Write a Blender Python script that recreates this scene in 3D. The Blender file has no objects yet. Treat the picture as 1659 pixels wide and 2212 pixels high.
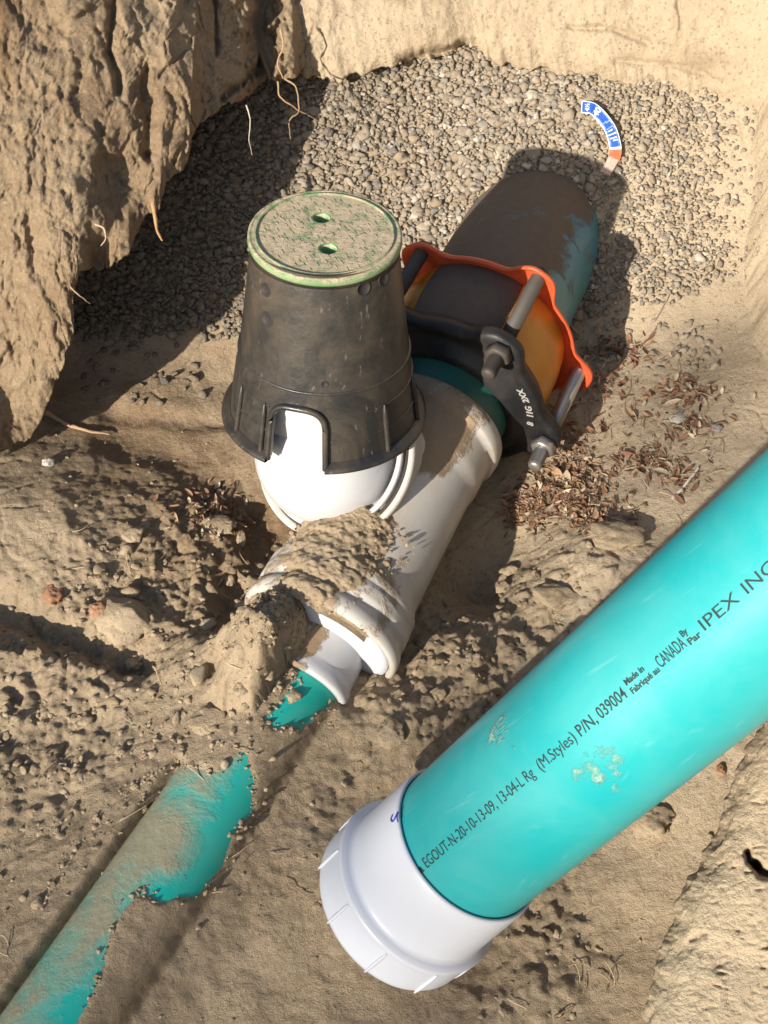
import bpy, bmesh, math
import numpy as np
from mathutils import Vector, Matrix

R = math.radians
sc = bpy.context.scene
COL = sc.collection

# ------------------------------------------------------------------ camera, sky, sun
CAM_H = 1.2
PITCH = R(50)                      # looking down into the pit
cam_d = bpy.data.cameras.new('camera')
cam_d.sensor_fit = 'VERTICAL'
cam_d.angle = 2 * math.atan(1106 / 2592)
cam_d.clip_start = 0.01
cam_d.clip_end = 500
cam = bpy.data.objects.new('camera', cam_d)
COL.objects.link(cam)
cam.location = (0, 0, CAM_H)
cam.rotation_euler = (R(90) - PITCH, 0, 0)
sc.camera = cam

SUN_AZ, SUN_EL = R(35.5), R(23)      # light travels towards +x +y
world = bpy.data.worlds.new('World')
sc.world = world
world.use_nodes = True
nt = world.node_tree
bg = nt.nodes['Background']
sky = nt.nodes.new('ShaderNodeTexSky')
sky.sky_type = 'NISHITA'
sky.sun_disc = False
sky.sun_elevation = SUN_EL
sky.sun_rotation = R(180) + SUN_AZ
nt.links.new(sky.outputs[0], bg.inputs[0])
bg.inputs[1].default_value = 0.10
sun_d = bpy.data.lights.new('sun', 'SUN')
sun_d.energy = 4.6
sun_d.angle = R(0.6)
sun_d.color = (1.0, 0.94, 0.85)
sun = bpy.data.objects.new('sun', sun_d)
COL.objects.link(sun)
sdir = Vector((math.sin(SUN_AZ) * math.cos(SUN_EL), math.cos(SUN_AZ) * math.cos(SUN_EL), -math.sin(SUN_EL)))
sun.rotation_euler = sdir.to_track_quat('-Z', 'Y').to_euler()
sc.view_settings.view_transform = 'Standard'
sc.view_settings.look = 'None'
sc.view_settings.exposure = 0.88
sc.view_settings.gamma = 1.0
sc.cycles.max_bounces = 6
sc.cycles.diffuse_bounces = 4

# ------------------------------------------------------------------ maths helpers
F_, CX, CY = 2592., 829.5, 1106.
FW = np.array([0, math.cos(PITCH), -math.sin(PITCH)])
UP = np.array([0, math.sin(PITCH), math.cos(PITCH)])
RT = np.array([1., 0, 0])
EYE = np.array([0, 0, CAM_H])


def ray(u, v):
    u = np.asarray(u, float)[..., None]
    v = np.asarray(v, float)[..., None]
    return RT * (u - CX) / F_ + UP * (CY - v) / F_ + FW


def at(u, v, t):
    return EYE + ray(u, v) * np.asarray(t, float)[..., None]


def atz(u, v, z):
    r = ray(u, v)
    return EYE + r * ((z - CAM_H) / r[..., 2])[..., None]


_rng = np.random.default_rng(7)
_perm = _rng.permutation(512)
_perm = np.concatenate([_perm, _perm, _perm])
_grad = _rng.normal(size=(512, 3))
_grad /= np.linalg.norm(_grad, axis=1)[:, None]


def perlin(p):
    p = np.asarray(p, float)
    i = np.floor(p).astype(np.int64)
    f = p - i
    w = f * f * f * (f * (f * 6 - 15) + 10)
    out = 0
    ii = i & 511
    for dx in (0, 1):
        for dy in (0, 1):
            for dz in (0, 1):
                h = _perm[_perm[_perm[(ii[..., 0] + dx) & 511] + ((ii[..., 1] + dy) & 511)] + ((ii[..., 2] + dz) & 511)]
                g = _grad[h & 511]
                d = (g[..., 0] * (f[..., 0] - dx) + g[..., 1] * (f[..., 1] - dy) + g[..., 2] * (f[..., 2] - dz))
                wx = w[..., 0] if dx else 1 - w[..., 0]
                wy = w[..., 1] if dy else 1 - w[..., 1]
                wz = w[..., 2] if dz else 1 - w[..., 2]
                out = out + d * wx * wy * wz
    return out * 1.5


def fbm(p, scale, octv=4, gain=.5, ridge=False, off=0.):
    p = np.asarray(p, float) * scale + off
    a, s, out = 1., 0., 0.
    for k in range(octv):
        n = perlin(p)
        out = out + a * ((1 - 2 * np.abs(n)) if ridge else n)
        s += a
        a *= gain
        p = p * 2.03 + 17.3
    return out / s


def worley(p, scale, seed=3):
    """2-D cellular bumps: returns F1 distance and a random value per cell."""
    p = np.asarray(p, float)[..., :2] * scale
    i = np.floor(p).astype(np.int64)
    best = np.full(p.shape[:-1], 9.)
    best2 = np.full(p.shape[:-1], 9.)
    val = np.zeros(p.shape[:-1])
    for dx in (-1, 0, 1):
        for dy in (-1, 0, 1):
            cx = i[..., 0] + dx
            cy = i[..., 1] + dy
            h = _perm[_perm[(cx + seed * 31) & 511] + (cy & 511)]
            jx = _perm[h + 7] / 512.
            jy = _perm[h + 91] / 512.
            d = np.hypot(cx + jx - p[..., 0], cy + jy - p[..., 1])
            m = d < best
            best2 = np.where(m, best, np.minimum(best2, d))
            val = np.where(m, _perm[h + 201] / 512., val)
            best = np.where(m, d, best)
    return best, best2, val


def sstep(a, b, x):
    t = np.clip((x - a) / (b - a), 0, 1)
    return t * t * (3 - 2 * t)


# ------------------------------------------------------------------ object helpers
def tag(o, label=None, cat=None, group=None, kind=None):
    for k, v in (('label', label), ('category', cat), ('group', group), ('kind', kind)):
        if v:
            o[k] = v
    return o


def empty(name, loc, label, cat, group=None):
    o = bpy.data.objects.new(name, None)
    o.empty_display_size = .02
    COL.objects.link(o)
    o.location = loc
    bpy_parents[o.name] = Vector(loc)
    return tag(o, label, cat, group)


bpy_parents = {}


def link_mesh(name, me, mat, parent=None, smooth=True):
    if mat is not None and not me.materials:
        me.materials.append(mat)
    if smooth:
        me.polygons.foreach_set('use_smooth', [True] * len(me.polygons))
    o = bpy.data.objects.new(name, me)
    COL.objects.link(o)
    if parent is not None:
        o.parent = parent
        # meshes are written in world coordinates; undo the chain of parents
        loc = Vector((0, 0, 0))
        q = parent
        while q is not None:
            loc += q.location
            q = q.parent
        o.location = -loc
    return o


def mesh_np(name, verts, faces, attrs=None):
    """verts (N,3); faces (M,k) numpy, k = 3 or 4"""
    me = bpy.data.meshes.new(name)
    verts = np.asarray(verts, np.float32)
    faces = np.asarray(faces, np.int32)
    k = faces.shape[1]
    me.vertices.add(len(verts))
    me.vertices.foreach_set('co', verts.ravel())
    me.loops.add(faces.size)
    me.loops.foreach_set('vertex_index', faces.ravel())
    me.polygons.add(len(faces))
    me.polygons.foreach_set('loop_start', np.arange(0, faces.size, k, dtype=np.int32))
    me.update(calc_edges=True)
    for an, av in (attrs or {}).items():
        av = np.asarray(av, np.float32)
        if av.ndim == 1:
            a = me.attributes.new(an, 'FLOAT', 'POINT')
            a.data.foreach_set('value', av)
        else:
            a = me.attributes.new(an, 'FLOAT_COLOR', 'POINT')
            c = np.ones((len(av), 4), np.float32)
            c[:, :3] = av
            a.data.foreach_set('color', c.ravel())
    return me


def grid_faces(nu, nv, wrap=False):
    i = np.arange(nu - 1)[:, None]
    m = nv if wrap else nv - 1
    j = np.arange(m)[None, :]
    j2 = (j + 1) % nv
    a = i * nv + j
    return np.stack([a, i * nv + j2, (i + 1) * nv + j2, (i + 1) * nv + j], -1).reshape(-1, 4)


def frame(d, roll_up=(0, 0, 1)):
    """d axis; z-ish vector Z (angle 0) and X (angle 90deg, to the right)"""
    d = np.asarray(d, float) / np.linalg.norm(d)
    u = np.asarray(roll_up, float)
    z = u - d * (u @ d)
    z /= np.linalg.norm(z)
    x = np.cross(d, z)
    return d, x, z


def lathe_np(origin, d, prof, n=96, roll_up=(0, 0, 1), sub=None, wob=None):
    """prof list of (s, r); returns verts (rows*n), faces, S, A arrays"""
    prof = np.array(prof, float)
    if sub:
        out = [prof[0]]
        for a, b in zip(prof[:-1], prof[1:]):
            k = max(1, int(np.hypot(*(b - a)) / sub))
            for q in range(1, k + 1):
                out.append(a + (b - a) * q / k)
        prof = np.array(out)
    d, x, z = frame(d, roll_up)
    th = np.linspace(0, 2 * math.pi, n, endpoint=False)
    S = np.repeat(prof[:, 0][:, None], n, 1)
    A = np.repeat(th[None], len(prof), 0)
    Rr = np.repeat(prof[:, 1][:, None], n, 1)
    if wob is not None:
        Rr = wob(S, A, Rr)
    P = np.asarray(origin) + S[..., None] * d + Rr[..., None] * (np.sin(A)[..., None] * x + np.cos(A)[..., None] * z)
    return P.reshape(-1, 3), grid_faces(len(prof), n, True), S.ravel(), A.ravel()


def lathe(name, origin, d, prof, mat, parent, n=96, attr=None, **kw):
    P, Fc, S, A = lathe_np(origin, d, prof, n, **kw)
    at_ = {}
    if attr:
        for k, fn in attr.items():
            at_[k] = fn(S, A, P)
    me = mesh_np(name, P, Fc, at_)
    return link_mesh(name, me, mat, parent)


def merge(parts):
    V, Fs, off = [], [], 0
    for v, f in parts:
        V.append(v)
        Fs.append(f + off)
        off += len(v)
    return np.concatenate(V), np.concatenate(Fs)


def tube_np(pts, rad, n=8):
    pts = np.asarray(pts, float)
    rad = np.broadcast_to(np.asarray(rad, float), (len(pts),))
    T = np.gradient(pts, axis=0)
    T /= np.linalg.norm(T, axis=1)[:, None]
    ref = np.array([.3, .2, .93])
    X = np.cross(T, ref)
    X /= np.linalg.norm(X, axis=1)[:, None] + 1e-9
    Y = np.cross(T, X)
    th = np.linspace(0, 2 * math.pi, n, endpoint=False)
    P = pts[:, None] + rad[:, None, None] * (np.cos(th)[None, :, None] * X[:, None] + np.sin(th)[None, :, None] * Y[:, None])
    return P.reshape(-1, 3), grid_faces(len(pts), n, True)


def smooth_pts(ctrl, k=8):
    c = np.asarray(ctrl, float)
    c = np.concatenate([[2 * c[0] - c[1]], c, [2 * c[-1] - c[-2]]])
    out = []
    for i in range(1, len(c) - 2):
        for q in range(k):
            t = q / k
            out.append(.5 * ((2 * c[i]) + (-c[i - 1] + c[i + 1]) * t + (2 * c[i - 1] - 5 * c[i] + 4 * c[i + 1] - c[i + 2]) * t * t
                             + (-c[i - 1] + 3 * c[i] - 3 * c[i + 1] + c[i + 2]) * t ** 3))
    out.append(c[-2])
    return np.array(out)


def ico(sub):
    bm = bmesh.new()
    bmesh.ops.create_icosphere(bm, subdivisions=sub, radius=1)
    v = np.array([p.co[:] for p in bm.verts])
    f = np.array([[q.index for q in p.verts] for p in bm.faces])
    bm.free()
    return v, f


ICO1, ICO2, ICO3, ICO4 = ico(1), ico(2), ico(3), ico(4)


def rocks_np(pos, size, rng, base=ICO1, flat=.65, rough=.18, tilt=1.0, normal=None):
    """many lumps as one vertex/face array; pos (N,3), size (N,)"""
    bv, bf = base
    N = len(pos)
    sc3 = np.stack([rng.uniform(.85, 1.35, N), rng.uniform(.75, 1.05, N), rng.uniform(flat * .7, flat * 1.2, N)], 1)
    off = rng.uniform(0, 90, (N, 1, 3))
    w = bv[None] * 1.1 + off
    disp = 1 + rough * 2.2 * perlin(w) + rough * perlin(w * 2.3)
    V = bv[None] * disp[..., None] * sc3[:, None]
    a = rng.uniform(0, 2 * math.pi, N)
    ca, sa = np.cos(a), np.sin(a)
    Rz = np.zeros((N, 3, 3))
    Rz[:, 0, 0], Rz[:, 0, 1], Rz[:, 1, 0], Rz[:, 1, 1], Rz[:, 2, 2] = ca, -sa, sa, ca, 1
    b = rng.normal(0, .45 * tilt, N)
    cb, sb = np.cos(b), np.sin(b)
    Rx = np.zeros((N, 3, 3))
    Rx[:, 0, 0], Rx[:, 1, 1], Rx[:, 1, 2], Rx[:, 2, 1], Rx[:, 2, 2] = 1, cb, -sb, sb, cb
    M = Rx @ Rz
    if normal is not None:
        nz = normal / np.linalg.norm(normal, axis=1)[:, None]
        nx = np.cross([0, 1., 0], nz)
        nx /= np.linalg.norm(nx, axis=1)[:, None]
        ny = np.cross(nz, nx)
        M = np.stack([nx, ny, nz], 2) @ M
    V = np.einsum('nij,nkj->nki', M, V) * size[:, None, None] + pos[:, None]
    k = len(bv)
    Fc = (bf[None] + (np.arange(N) * k)[:, None, None]).reshape(-1, 3)
    return V.reshape(-1, 3), Fc


# ------------------------------------------------------------------ materials
def new_mat(name):
    m = bpy.data.materials.new(name)
    m.use_nodes = True
    n = m.node_tree.nodes
    return m, n, m.node_tree.links, n['Principled BSDF']


def nn(n, t, **kw):
    x = n.new(t)
    for k, v in kw.items():
        setattr(x, k, v)
    return x


def noise_node(n, l, pos, scale, detail=5, rough=.6, dist=0.):
    x = n.new('ShaderNodeTexNoise')
    x.inputs['Scale'].default_value = scale
    x.inputs['Detail'].default_value = detail
    x.inputs['Roughness'].default_value = rough
    x.inputs['Distortion'].default_value = dist
    l.new(pos, x.inputs['Vector'])
    return x.outputs['Fac']


def ramp(n, l, fac, stops):
    r = n.new('ShaderNodeValToRGB')
    e = r.color_ramp.elements
    while len(e) < len(stops):
        e.new(.5)
    for el, (p, c) in zip(e, stops):
        el.position = p
        el.color = (c[0], c[1], c[2], 1) if hasattr(c, '__len__') else (c, c, c, 1)
    l.new(fac, r.inputs[0])
    return r.outputs[0]


def mix(n, l, f, a, b, blend='MIX'):
    m = n.new('ShaderNodeMix')
    m.data_type = 'RGBA'
    m.blend_type = blend
    for s, v in ((m.inputs[0], f), (m.inputs[6], a), (m.inputs[7], b)):
        if isinstance(v, (int, float)):
            s.default_value = v
        elif isinstance(v, tuple):
            s.default_value = (*v, 1)
        else:
            l.new(v, s)
    return m.outputs[2]


def maths(n, l, op, a, b=None, clamp=False):
    m = n.new('ShaderNodeMath')
    m.operation = op
    m.use_clamp = clamp
    for s, v in ((m.inputs[0], a), (m.inputs[1], b)):
        if v is None:
            continue
        if isinstance(v, (int, float)):
            s.default_value = v
        else:
            l.new(v, s)
    return m.outputs[0]


def bump(n, l, h, dist, strength=1., normal=None):
    b = n.new('ShaderNodeBump')
    b.inputs['Strength'].default_value = strength
    b.inputs['Distance'].default_value = dist
    l.new(h, b.inputs['Height'])
    if normal is not None:
        l.new(normal, b.inputs['Normal'])
    return b.outputs[0]


SOIL_D = (.185, .112, .058)
SOIL_M = (.345, .259, .164)
SOIL_P = (.50, .392, .262)


def soil_mat(name, grain=1.0, use_tone=True, dark=SOIL_D, mid=SOIL_M, pale=SOIL_P):
    m, n, l, b = new_mat(name)
    pos = n.new('ShaderNodeNewGeometry').outputs['Position']
    n1 = noise_node(n, l, pos, 9, 6, .62)
    n2 = noise_node(n, l, pos, 70, 6, .7)
    n3 = noise_node(n, l, pos, 420, 3, .7)
    f = maths(n, l, 'ADD', maths(n, l, 'MULTIPLY', n1, .55), maths(n, l, 'MULTIPLY', n2, .45))
    f = maths(n, l, 'SUBTRACT', f, .5)
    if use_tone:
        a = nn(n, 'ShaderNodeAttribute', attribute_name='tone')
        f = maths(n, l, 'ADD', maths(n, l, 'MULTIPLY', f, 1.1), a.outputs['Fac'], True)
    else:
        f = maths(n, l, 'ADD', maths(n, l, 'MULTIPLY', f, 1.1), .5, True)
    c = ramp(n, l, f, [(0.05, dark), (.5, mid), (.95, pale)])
    # sprinkled grit: tiny pale and dark grains
    vor = nn(n, 'ShaderNodeTexVoronoi')
    vor.inputs['Scale'].default_value = 330
    l.new(pos, vor.inputs['Vector'])
    sep = nn(n, 'ShaderNodeSeparateColor')
    l.new(vor.outputs['Color'], sep.inputs[0])
    gm = ramp(n, l, sep.outputs[0], [(.90, 0.), (.93, 1.)])
    dm = ramp(n, l, sep.outputs[1], [(.92, 0.), (.95, 1.)])
    c = mix(n, l, maths(n, l, 'MULTIPLY', gm, .16), c, (.55, .46, .34))
    c = mix(n, l, maths(n, l, 'MULTIPLY', dm, .35), c, (.10, .065, .04))
    c = mix(n, l, ramp(n, l, n3, [(.3, .22), (.7, 0.)]), c, tuple(x * .55 for x in mid))
    l.new(c, b.inputs['Base Color'])
    b.inputs['Roughness'].default_value = .95
    b.inputs['Specular IOR Level'].default_value = .05
    nb = bump(n, l, noise_node(n, l, pos, 120, 7, .72), .006 * grain, .8)
    nb = bump(n, l, noise_node(n, l, pos, 600, 4, .7), .0016 * grain, .8, nb)
    l.new(nb, b.inputs['Normal'])
    return m


MAT_SOIL = soil_mat('soil')
MAT_CLOD = soil_mat('soil_clod', .8)


def attr_color_mat(name, rough=.85, grit=.5, bumpd=.0012, dust=(.33, .24, .15)):
    m, n, l, b = new_mat(name)
    pos = n.new('ShaderNodeNewGeometry').outputs['Position']
    a = nn(n, 'ShaderNodeAttribute', attribute_name='col')
    n2 = noise_node(n, l, pos, 160, 5, .7)
    c = mix(n, l, maths(n, l, 'MULTIPLY', ramp(n, l, n2, [(.35, 0.), (.65, 1.)]), grit), a.outputs['Color'], dust)
    l.new(c, b.inputs['Base Color'])
    b.inputs['Roughness'].default_value = rough
    b.inputs['Specular IOR Level'].default_value = .25
    l.new(bump(n, l, noise_node(n, l, pos, 500, 4, .7), bumpd), b.inputs['Normal'])
    return m


MAT_GRAVEL = attr_color_mat('gravel_stone')
MAT_LEAF = attr_color_mat('dry_litter', .8, .3)
MAT_ROOT = attr_color_mat('root_bark', .9, .35)


def plastic(name, base, rough=.35, dirt_col=(.27, .175, .095), dirt_base=0., noise_amp=.9, scale=26, streak=None, spec=.5,
            scratch=0., stain=0., bumpd=.0, stain_col=(.42, .30, .18), edge=(.44, .56), mask_max=1.):
    """coloured plastic or paint, with dirt driven by the float attribute 'dirt' plus noise"""
    m, n, l, b = new_mat(name)
    pos = n.new('ShaderNodeNewGeometry').outputs['Position']
    a = nn(n, 'ShaderNodeAttribute', attribute_name='dirt')
    n1 = noise_node(n, l, pos, scale, 8, .68, .3)
    f = maths(n, l, 'ADD', maths(n, l, 'MULTIPLY', maths(n, l, 'SUBTRACT', n1, .5), noise_amp), a.outputs['Fac'])
    f = maths(n, l, 'ADD', f, dirt_base)
    mask = ramp(n, l, f, [(edge[0], 0.), (edge[1], mask_max)])
    c = base
    # slight uneven film of dust everywhere
    n4 = noise_node(n, l, pos, 11, 6, .7, .6)
    c = mix(n, l, maths(n, l, 'MULTIPLY', ramp(n, l, n4, [(.42, 0.), (.72, 1.)]), stain), base, stain_col)
    if scratch:
        mp = nn(n, 'ShaderNodeMapping')
        mp.inputs['Scale'].default_value = (1, 1, 1)
        mp.inputs['Rotation'].default_value = (.5, .9, .4)
        l.new(pos, mp.inputs[0])
        mp2 = nn(n, 'ShaderNodeMapping')
        mp2.inputs['Scale'].default_value = (14, 260, 90)
        l.new(mp.outputs[0], mp2.inputs[0])
        sn = nn(n, 'ShaderNodeTexNoise')
        sn.inputs['Scale'].default_value = 1
        sn.inputs['Detail'].default_value = 3
        l.new(mp2.outputs[0], sn.inputs['Vector'])
        sm = ramp(n, l, sn.outputs['Fac'], [(.66, 0.), (.72, 1.)])
        c = mix(n, l, maths(n, l, 'MULTIPLY', sm, scratch), c, tuple(min(1, x * .4 + .5) for x in (base if isinstance(base, tuple) else (.4, .4, .4))))
    dn = noise_node(n, l, pos, 90, 6, .7)
    dc = mix(n, l, dn, tuple(x * .7 for x in dirt_col), tuple(x * 1.3 for x in dirt_col))
    c = mix(n, l, mask, c, dc)
    l.new(c, b.inputs['Base Color'])
    rr = maths(n, l, 'ADD', maths(n, l, 'MULTIPLY', mask, .9 - rough), maths(n, l, 'ADD', rough - .08, maths(n, l, 'MULTIPLY', n4, .2)), True)
    l.new(rr, b.inputs['Roughness'])
    b.inputs['Specular IOR Level'].default_value = spec
    nb = bump(n, l, maths(n, l, 'MULTIPLY', mask, maths(n, l, 'ADD', dn, .4)), .0018, .9)
    if bumpd:
        nb = bump(n, l, noise_node(n, l, pos, 35, 4, .6), bumpd, 1., nb)
    l.new(nb, b.inputs['Normal'])
    return m


MAT_WHITE = plastic('white_pvc', (.47, .47, .475), .28, stain=.28, noise_amp=1.1, dirt_col=(.25, .17, .10), edge=(.45, .53))
MAT_WHITE_D = plastic('white_pvc_dusty', (.50, .475, .43), .33, stain=.6, noise_amp=1.2, dirt_col=(.27, .19, .115), edge=(.42, .56))
MAT_CAP = plastic('clean_white_pvc', (.52, .535, .575), .35, stain=.05, noise_amp=.55, edge=(.68, .72))
MAT_TEAL = plastic('teal_pvc', (.010, .290, .298), .36, stain=.16, stain_col=(.20, .40, .35), scratch=.07, noise_amp=1.25, dirt_col=(.22, .36, .28), edge=(.335, .40), scale=13)
MAT_TEAL_D = plastic('dusty_teal_pvc', (.0, .37, .30), .42, stain=.25, stain_col=(.2, .35, .27), noise_amp=1.0, dirt_col=(.30, .215, .125), edge=(.30, .62), scale=20, mask_max=.86)
MAT_BLACK = plastic('black_hdpe', (.020, .019, .018), .36, stain=.42, scratch=.13, stain_col=(.15, .11, .07), noise_amp=1.3, dirt_col=(.24, .18, .115), scale=17, edge=(.60, .80), bumpd=.0012)
MAT_GREEN = plastic('green_hdpe', (.085, .20, .075), .5, stain=.6, stain_col=(.36, .36, .2), noise_amp=1.0, dirt_col=(.47, .36, .225), scale=60, edge=(.35, .60))
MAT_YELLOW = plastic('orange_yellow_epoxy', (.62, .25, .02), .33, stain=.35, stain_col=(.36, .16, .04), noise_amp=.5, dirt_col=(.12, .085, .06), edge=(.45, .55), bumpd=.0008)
MAT_RED = plastic('red_orange_epoxy', (.62, .09, .03), .36, stain=.5, stain_col=(.35, .07, .03), noise_amp=.9, dirt_col=(.13, .06, .04), edge=(.52, .66), bumpd=.001)
MAT_IRON = plastic('black_coated_iron', (.012, .012, .013), .48, stain=.35, stain_col=(.10, .08, .06), noise_amp=.9, dirt_col=(.22, .17, .12), edge=(.5, .7), spec=.35, bumpd=.0012)
MAT_GREENPIPE = plastic('dark_green_pvc', (.012, .10, .075), .4, stain=.3, stain_col=(.1, .12, .08), noise_amp=.6, edge=(.6, .8))
MAT_BLUEPIPE = plastic('blue_green_pvc', (.06, .20, .22), .35, stain=.6, stain_col=(.06, .17, .36), noise_amp=1.1, dirt_col=(.125, .095, .068), edge=(.40, .52), scale=20)
MAT_STEEL = plastic('zinc_steel', (.42, .39, .35), .38, stain=.6, stain_col=(.33, .25, .17), noise_amp=.8, edge=(.7, .9), spec=.8)
MAT_DSTEEL = plastic('dull_steel', (.055, .045, .036), .6, stain=.6, stain_col=(.09, .065, .045), noise_amp=.8, edge=(.6, .9))
for _m, _v in ((MAT_STEEL, .75), (MAT_DSTEEL, .15)):
    _m.node_tree.nodes['Principled BSDF'].inputs['Metallic'].default_value = _v


def flat_mat(name, c, rough=.6, spec=.3):
    m, n, l, b = new_mat(name)
    pos = n.new('ShaderNodeNewGeometry').outputs['Position']
    f = noise_node(n, l, pos, 220, 4, .6)
    l.new(mix(n, l, f, tuple(x * .8 for x in c), tuple(min(1, x * 1.2) for x in c)), b.inputs['Base Color'])
    b.inputs['Roughness'].default_value = rough
    b.inputs['Specular IOR Level'].default_value = spec
    return m


MAT_INK = flat_mat('black_ink', (.012, .03, .03))
MAT_INKBLUE = flat_mat('blue_marker_ink', (.01, .03, .35))
MAT_LBLUE = flat_mat('label_blue', (.03, .10, .40), .3)
MAT_LPALE = flat_mat('label_pale_blue', (.28, .40, .75), .3)
MAT_LWHITE = flat_mat('label_white', (.80, .80, .86), .3)
MAT_LRED = flat_mat('label_orange_red', (.70, .13, .06), .3)
MAT_CAST = flat_mat('worn_cast_letters', (.34, .32, .28), .5)
MAT_HOLE = flat_mat('dark_gasket_rubber', (.03, .025, .022), .7)


def tape_mat():
    m, n, l, b = new_mat('clear_tape')
    b.inputs['Base Color'].default_value = (.75, .55, .45, 1)
    b.inputs['Roughness'].default_value = .15
    b.inputs['Alpha'].default_value = .35
    return m


MAT_TAPE = tape_mat()

# ================================================================== THE GROUND
D_AX = np.array([.415, .9, .13])
D_AX /= np.linalg.norm(D_AX)
F0 = np.array([-.074, .779, .05])


def blob(x, y, u, v, amp, sig, z=.02, asp=None):
    p = atz(u, v, z)
    dx, dy = x - p[0], y - p[1]
    if asp:
        an, k = asp
        ca, sa = math.cos(an), math.sin(an)
        dx, dy = (dx * ca + dy * sa) / k, -dx * sa + dy * ca
    return amp * np.exp(-(dx * dx + dy * dy) / (2 * sig * sig))


def seg_groove(x, y, uv, amp, sig, z=.02):
    pts = [atz(u, v, z) for u, v in uv]
    best = np.full(x.shape, 1e9)
    for a, b in zip(pts[:-1], pts[1:]):
        ax, ay, bx, by = a[0], a[1], b[0], b[1]
        L = (bx - ax) ** 2 + (by - ay) ** 2
        t = np.clip(((x - ax) * (bx - ax) + (y - ay) * (by - ay)) / L, 0, 1)
        best = np.minimum(best, (x - ax - t * (bx - ax)) ** 2 + (y - ay - t * (by - ay)) ** 2)
    return amp * np.exp(-best / (2 * sig * sig))


def xfoot(y):
    return np.interp(y, [.0, .35, .5, .667, .85, 1.0, 1.35, 1.6, 2.4], [.36, .38, .42, .50, .52, .52, .505, .53, .60])


def to_px(x, y, z):
    d = y * FW[1] + (z - CAM_H) * FW[2]
    return CX + F_ * x / d, CY - F_ * (y * UP[1] + (z - CAM_H) * UP[2]) / d


def _q2(x, y, u, v, z, an, k):
    p = atz(u, v, z)
    dx, dy = x - p[0], y - p[1]
    ca, sa = math.cos(an), math.sin(an)
    return ((dx * ca + dy * sa) / k) ** 2 + (-dx * sa + dy * ca) ** 2


def poly_sd(u, v, poly):
    """signed distance, negative inside"""
    best = np.full(u.shape, 1e18)
    ins = np.zeros(u.shape, bool)
    n = len(poly)
    for i in range(n):
        (ax, ay), (bx, by) = poly[i], poly[(i + 1) % n]
        L = (bx - ax) ** 2 + (by - ay) ** 2
        t = np.clip(((u - ax) * (bx - ax) + (v - ay) * (by - ay)) / L, 0, 1)
        best = np.minimum(best, (u - ax - t * (bx - ax)) ** 2 + (v - ay - t * (by - ay)) ** 2)
        if ay != by:
            ins ^= ((ay > v) != (by > v)) & (u < (bx - ax) * (v - ay) / (by - ay) + ax)
    return np.sqrt(best) * np.where(ins, -1, 1)


POLY_A = [(665, 1420), (745, 1470), (725, 1520), (650, 1570), (600, 1573), (578, 1553), (620, 1500)]
POLY_B = [(508, 1634), (525, 1620), (548, 1692), (545, 1760), (500, 1806), (490, 1863), (425, 1935), (342, 1948), (325, 1938), (300, 1930), (275, 1956), (232, 2034), (218, 2091), (200, 2148), (165, 2215),
          (110, 2330), (-260, 2330), (-80, 2190), (80, 1965), (150, 1850), (260, 1720), (375, 1650), (470, 1668)]
BP0 = F0 - .008 * D_AX - np.array([.004, 0, .020]) - D_AX * .04
BP1 = atz(138, 2212, .020)
dB = BP1 - BP0
LB = np.linalg.norm(dB)
dB = dB / LB


def rough_mask(x, y):
    m = (blob(x, y, 330, 1420, 1., .14) + blob(x, y, 1150, 1330, .9, .10) + blob(x, y, 560, 1560, .6, .09)
         + blob(x, y, 420, 1180, .7, .09) + blob(x, y, 60, 1520, .9, .09) + blob(x, y, 1130, 2150, .5, .05)
         - .0 + seg_groove(x, y, [(640, 1500), (420, 1800), (165, 2212)], .12, .07) + blob(x, y, 1180, 1960, .8, .035) + blob(x, y, 980, 1500, .7, .07) + blob(x, y, 330, 1760, .35, .08))
    return np.clip(m, 0, 1.15)


def EDGE_N(x, y):
    q = np.stack([x, y, 0 * x], -1)
    return .016 * fbm(q, 16, 4, .6, off=2.) * sstep(3, 1, np.hypot(x, y - .9))


def ground_base(x, y):
    """smooth shape of the pit: floor, gravel slope, side walls, near bank, surrounding ground"""
    z = np.zeros_like(x)
    sr = np.log1p(np.exp((x - .20) / .035)) * .035
    z = z + sr * np.interp(y, [.2, .6, 1.0, 1.4], [.22, .30, .36, .28])
    gy = np.log1p(np.exp((y - 1.29) / .02)) * .02
    z = z + np.minimum(gy, .75) * .87
    # left floor swells gently
    z = z + .05 * sstep(-.42, -.62, x) * sstep(.7, 1.0, y)
    TOP = .74
    w0 = x - xfoot(y)
    w = np.maximum(w0 + EDGE_N(x, y) * np.exp(-np.maximum(w0, 0) / .03), 0)
    wall = np.interp(w, [0, .006, .03, .07, .2, .5, 1.], [0, .03, .10, .19, .43, .62, .74])
    z = np.where(w > 0, z + wall, z)
    wl = np.maximum(-.66 - x, 0)
    z = z + np.minimum(wl * 3.2, np.interp(y, [-.3, .75, 1.05, 1.2], [.10, .10, .45, .74]))
    wb = np.maximum(y - 1.86, 0)
    z = z + np.minimum(wb * 3.5, 1.)
    # near bank behind and below the camera
    ed = .02 + .05 * np.sin(x * 5.3 + 1.) + .03 * np.sin(x * 13.)
    wn = np.maximum(ed - y, 0)
    nh = np.interp(x, [-1.1, -.75, -.5, -.36, -.28, -.20, -.10, .1, .5], [.14, .14, .14, .14, .14, .14, .14, .16, .28])
    z = z + np.minimum(wn * 2.8, nh) * 1.
    return np.minimum(z, TOP + .02 * np.sin(x * 3) * np.cos(y * 2.3))


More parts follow.
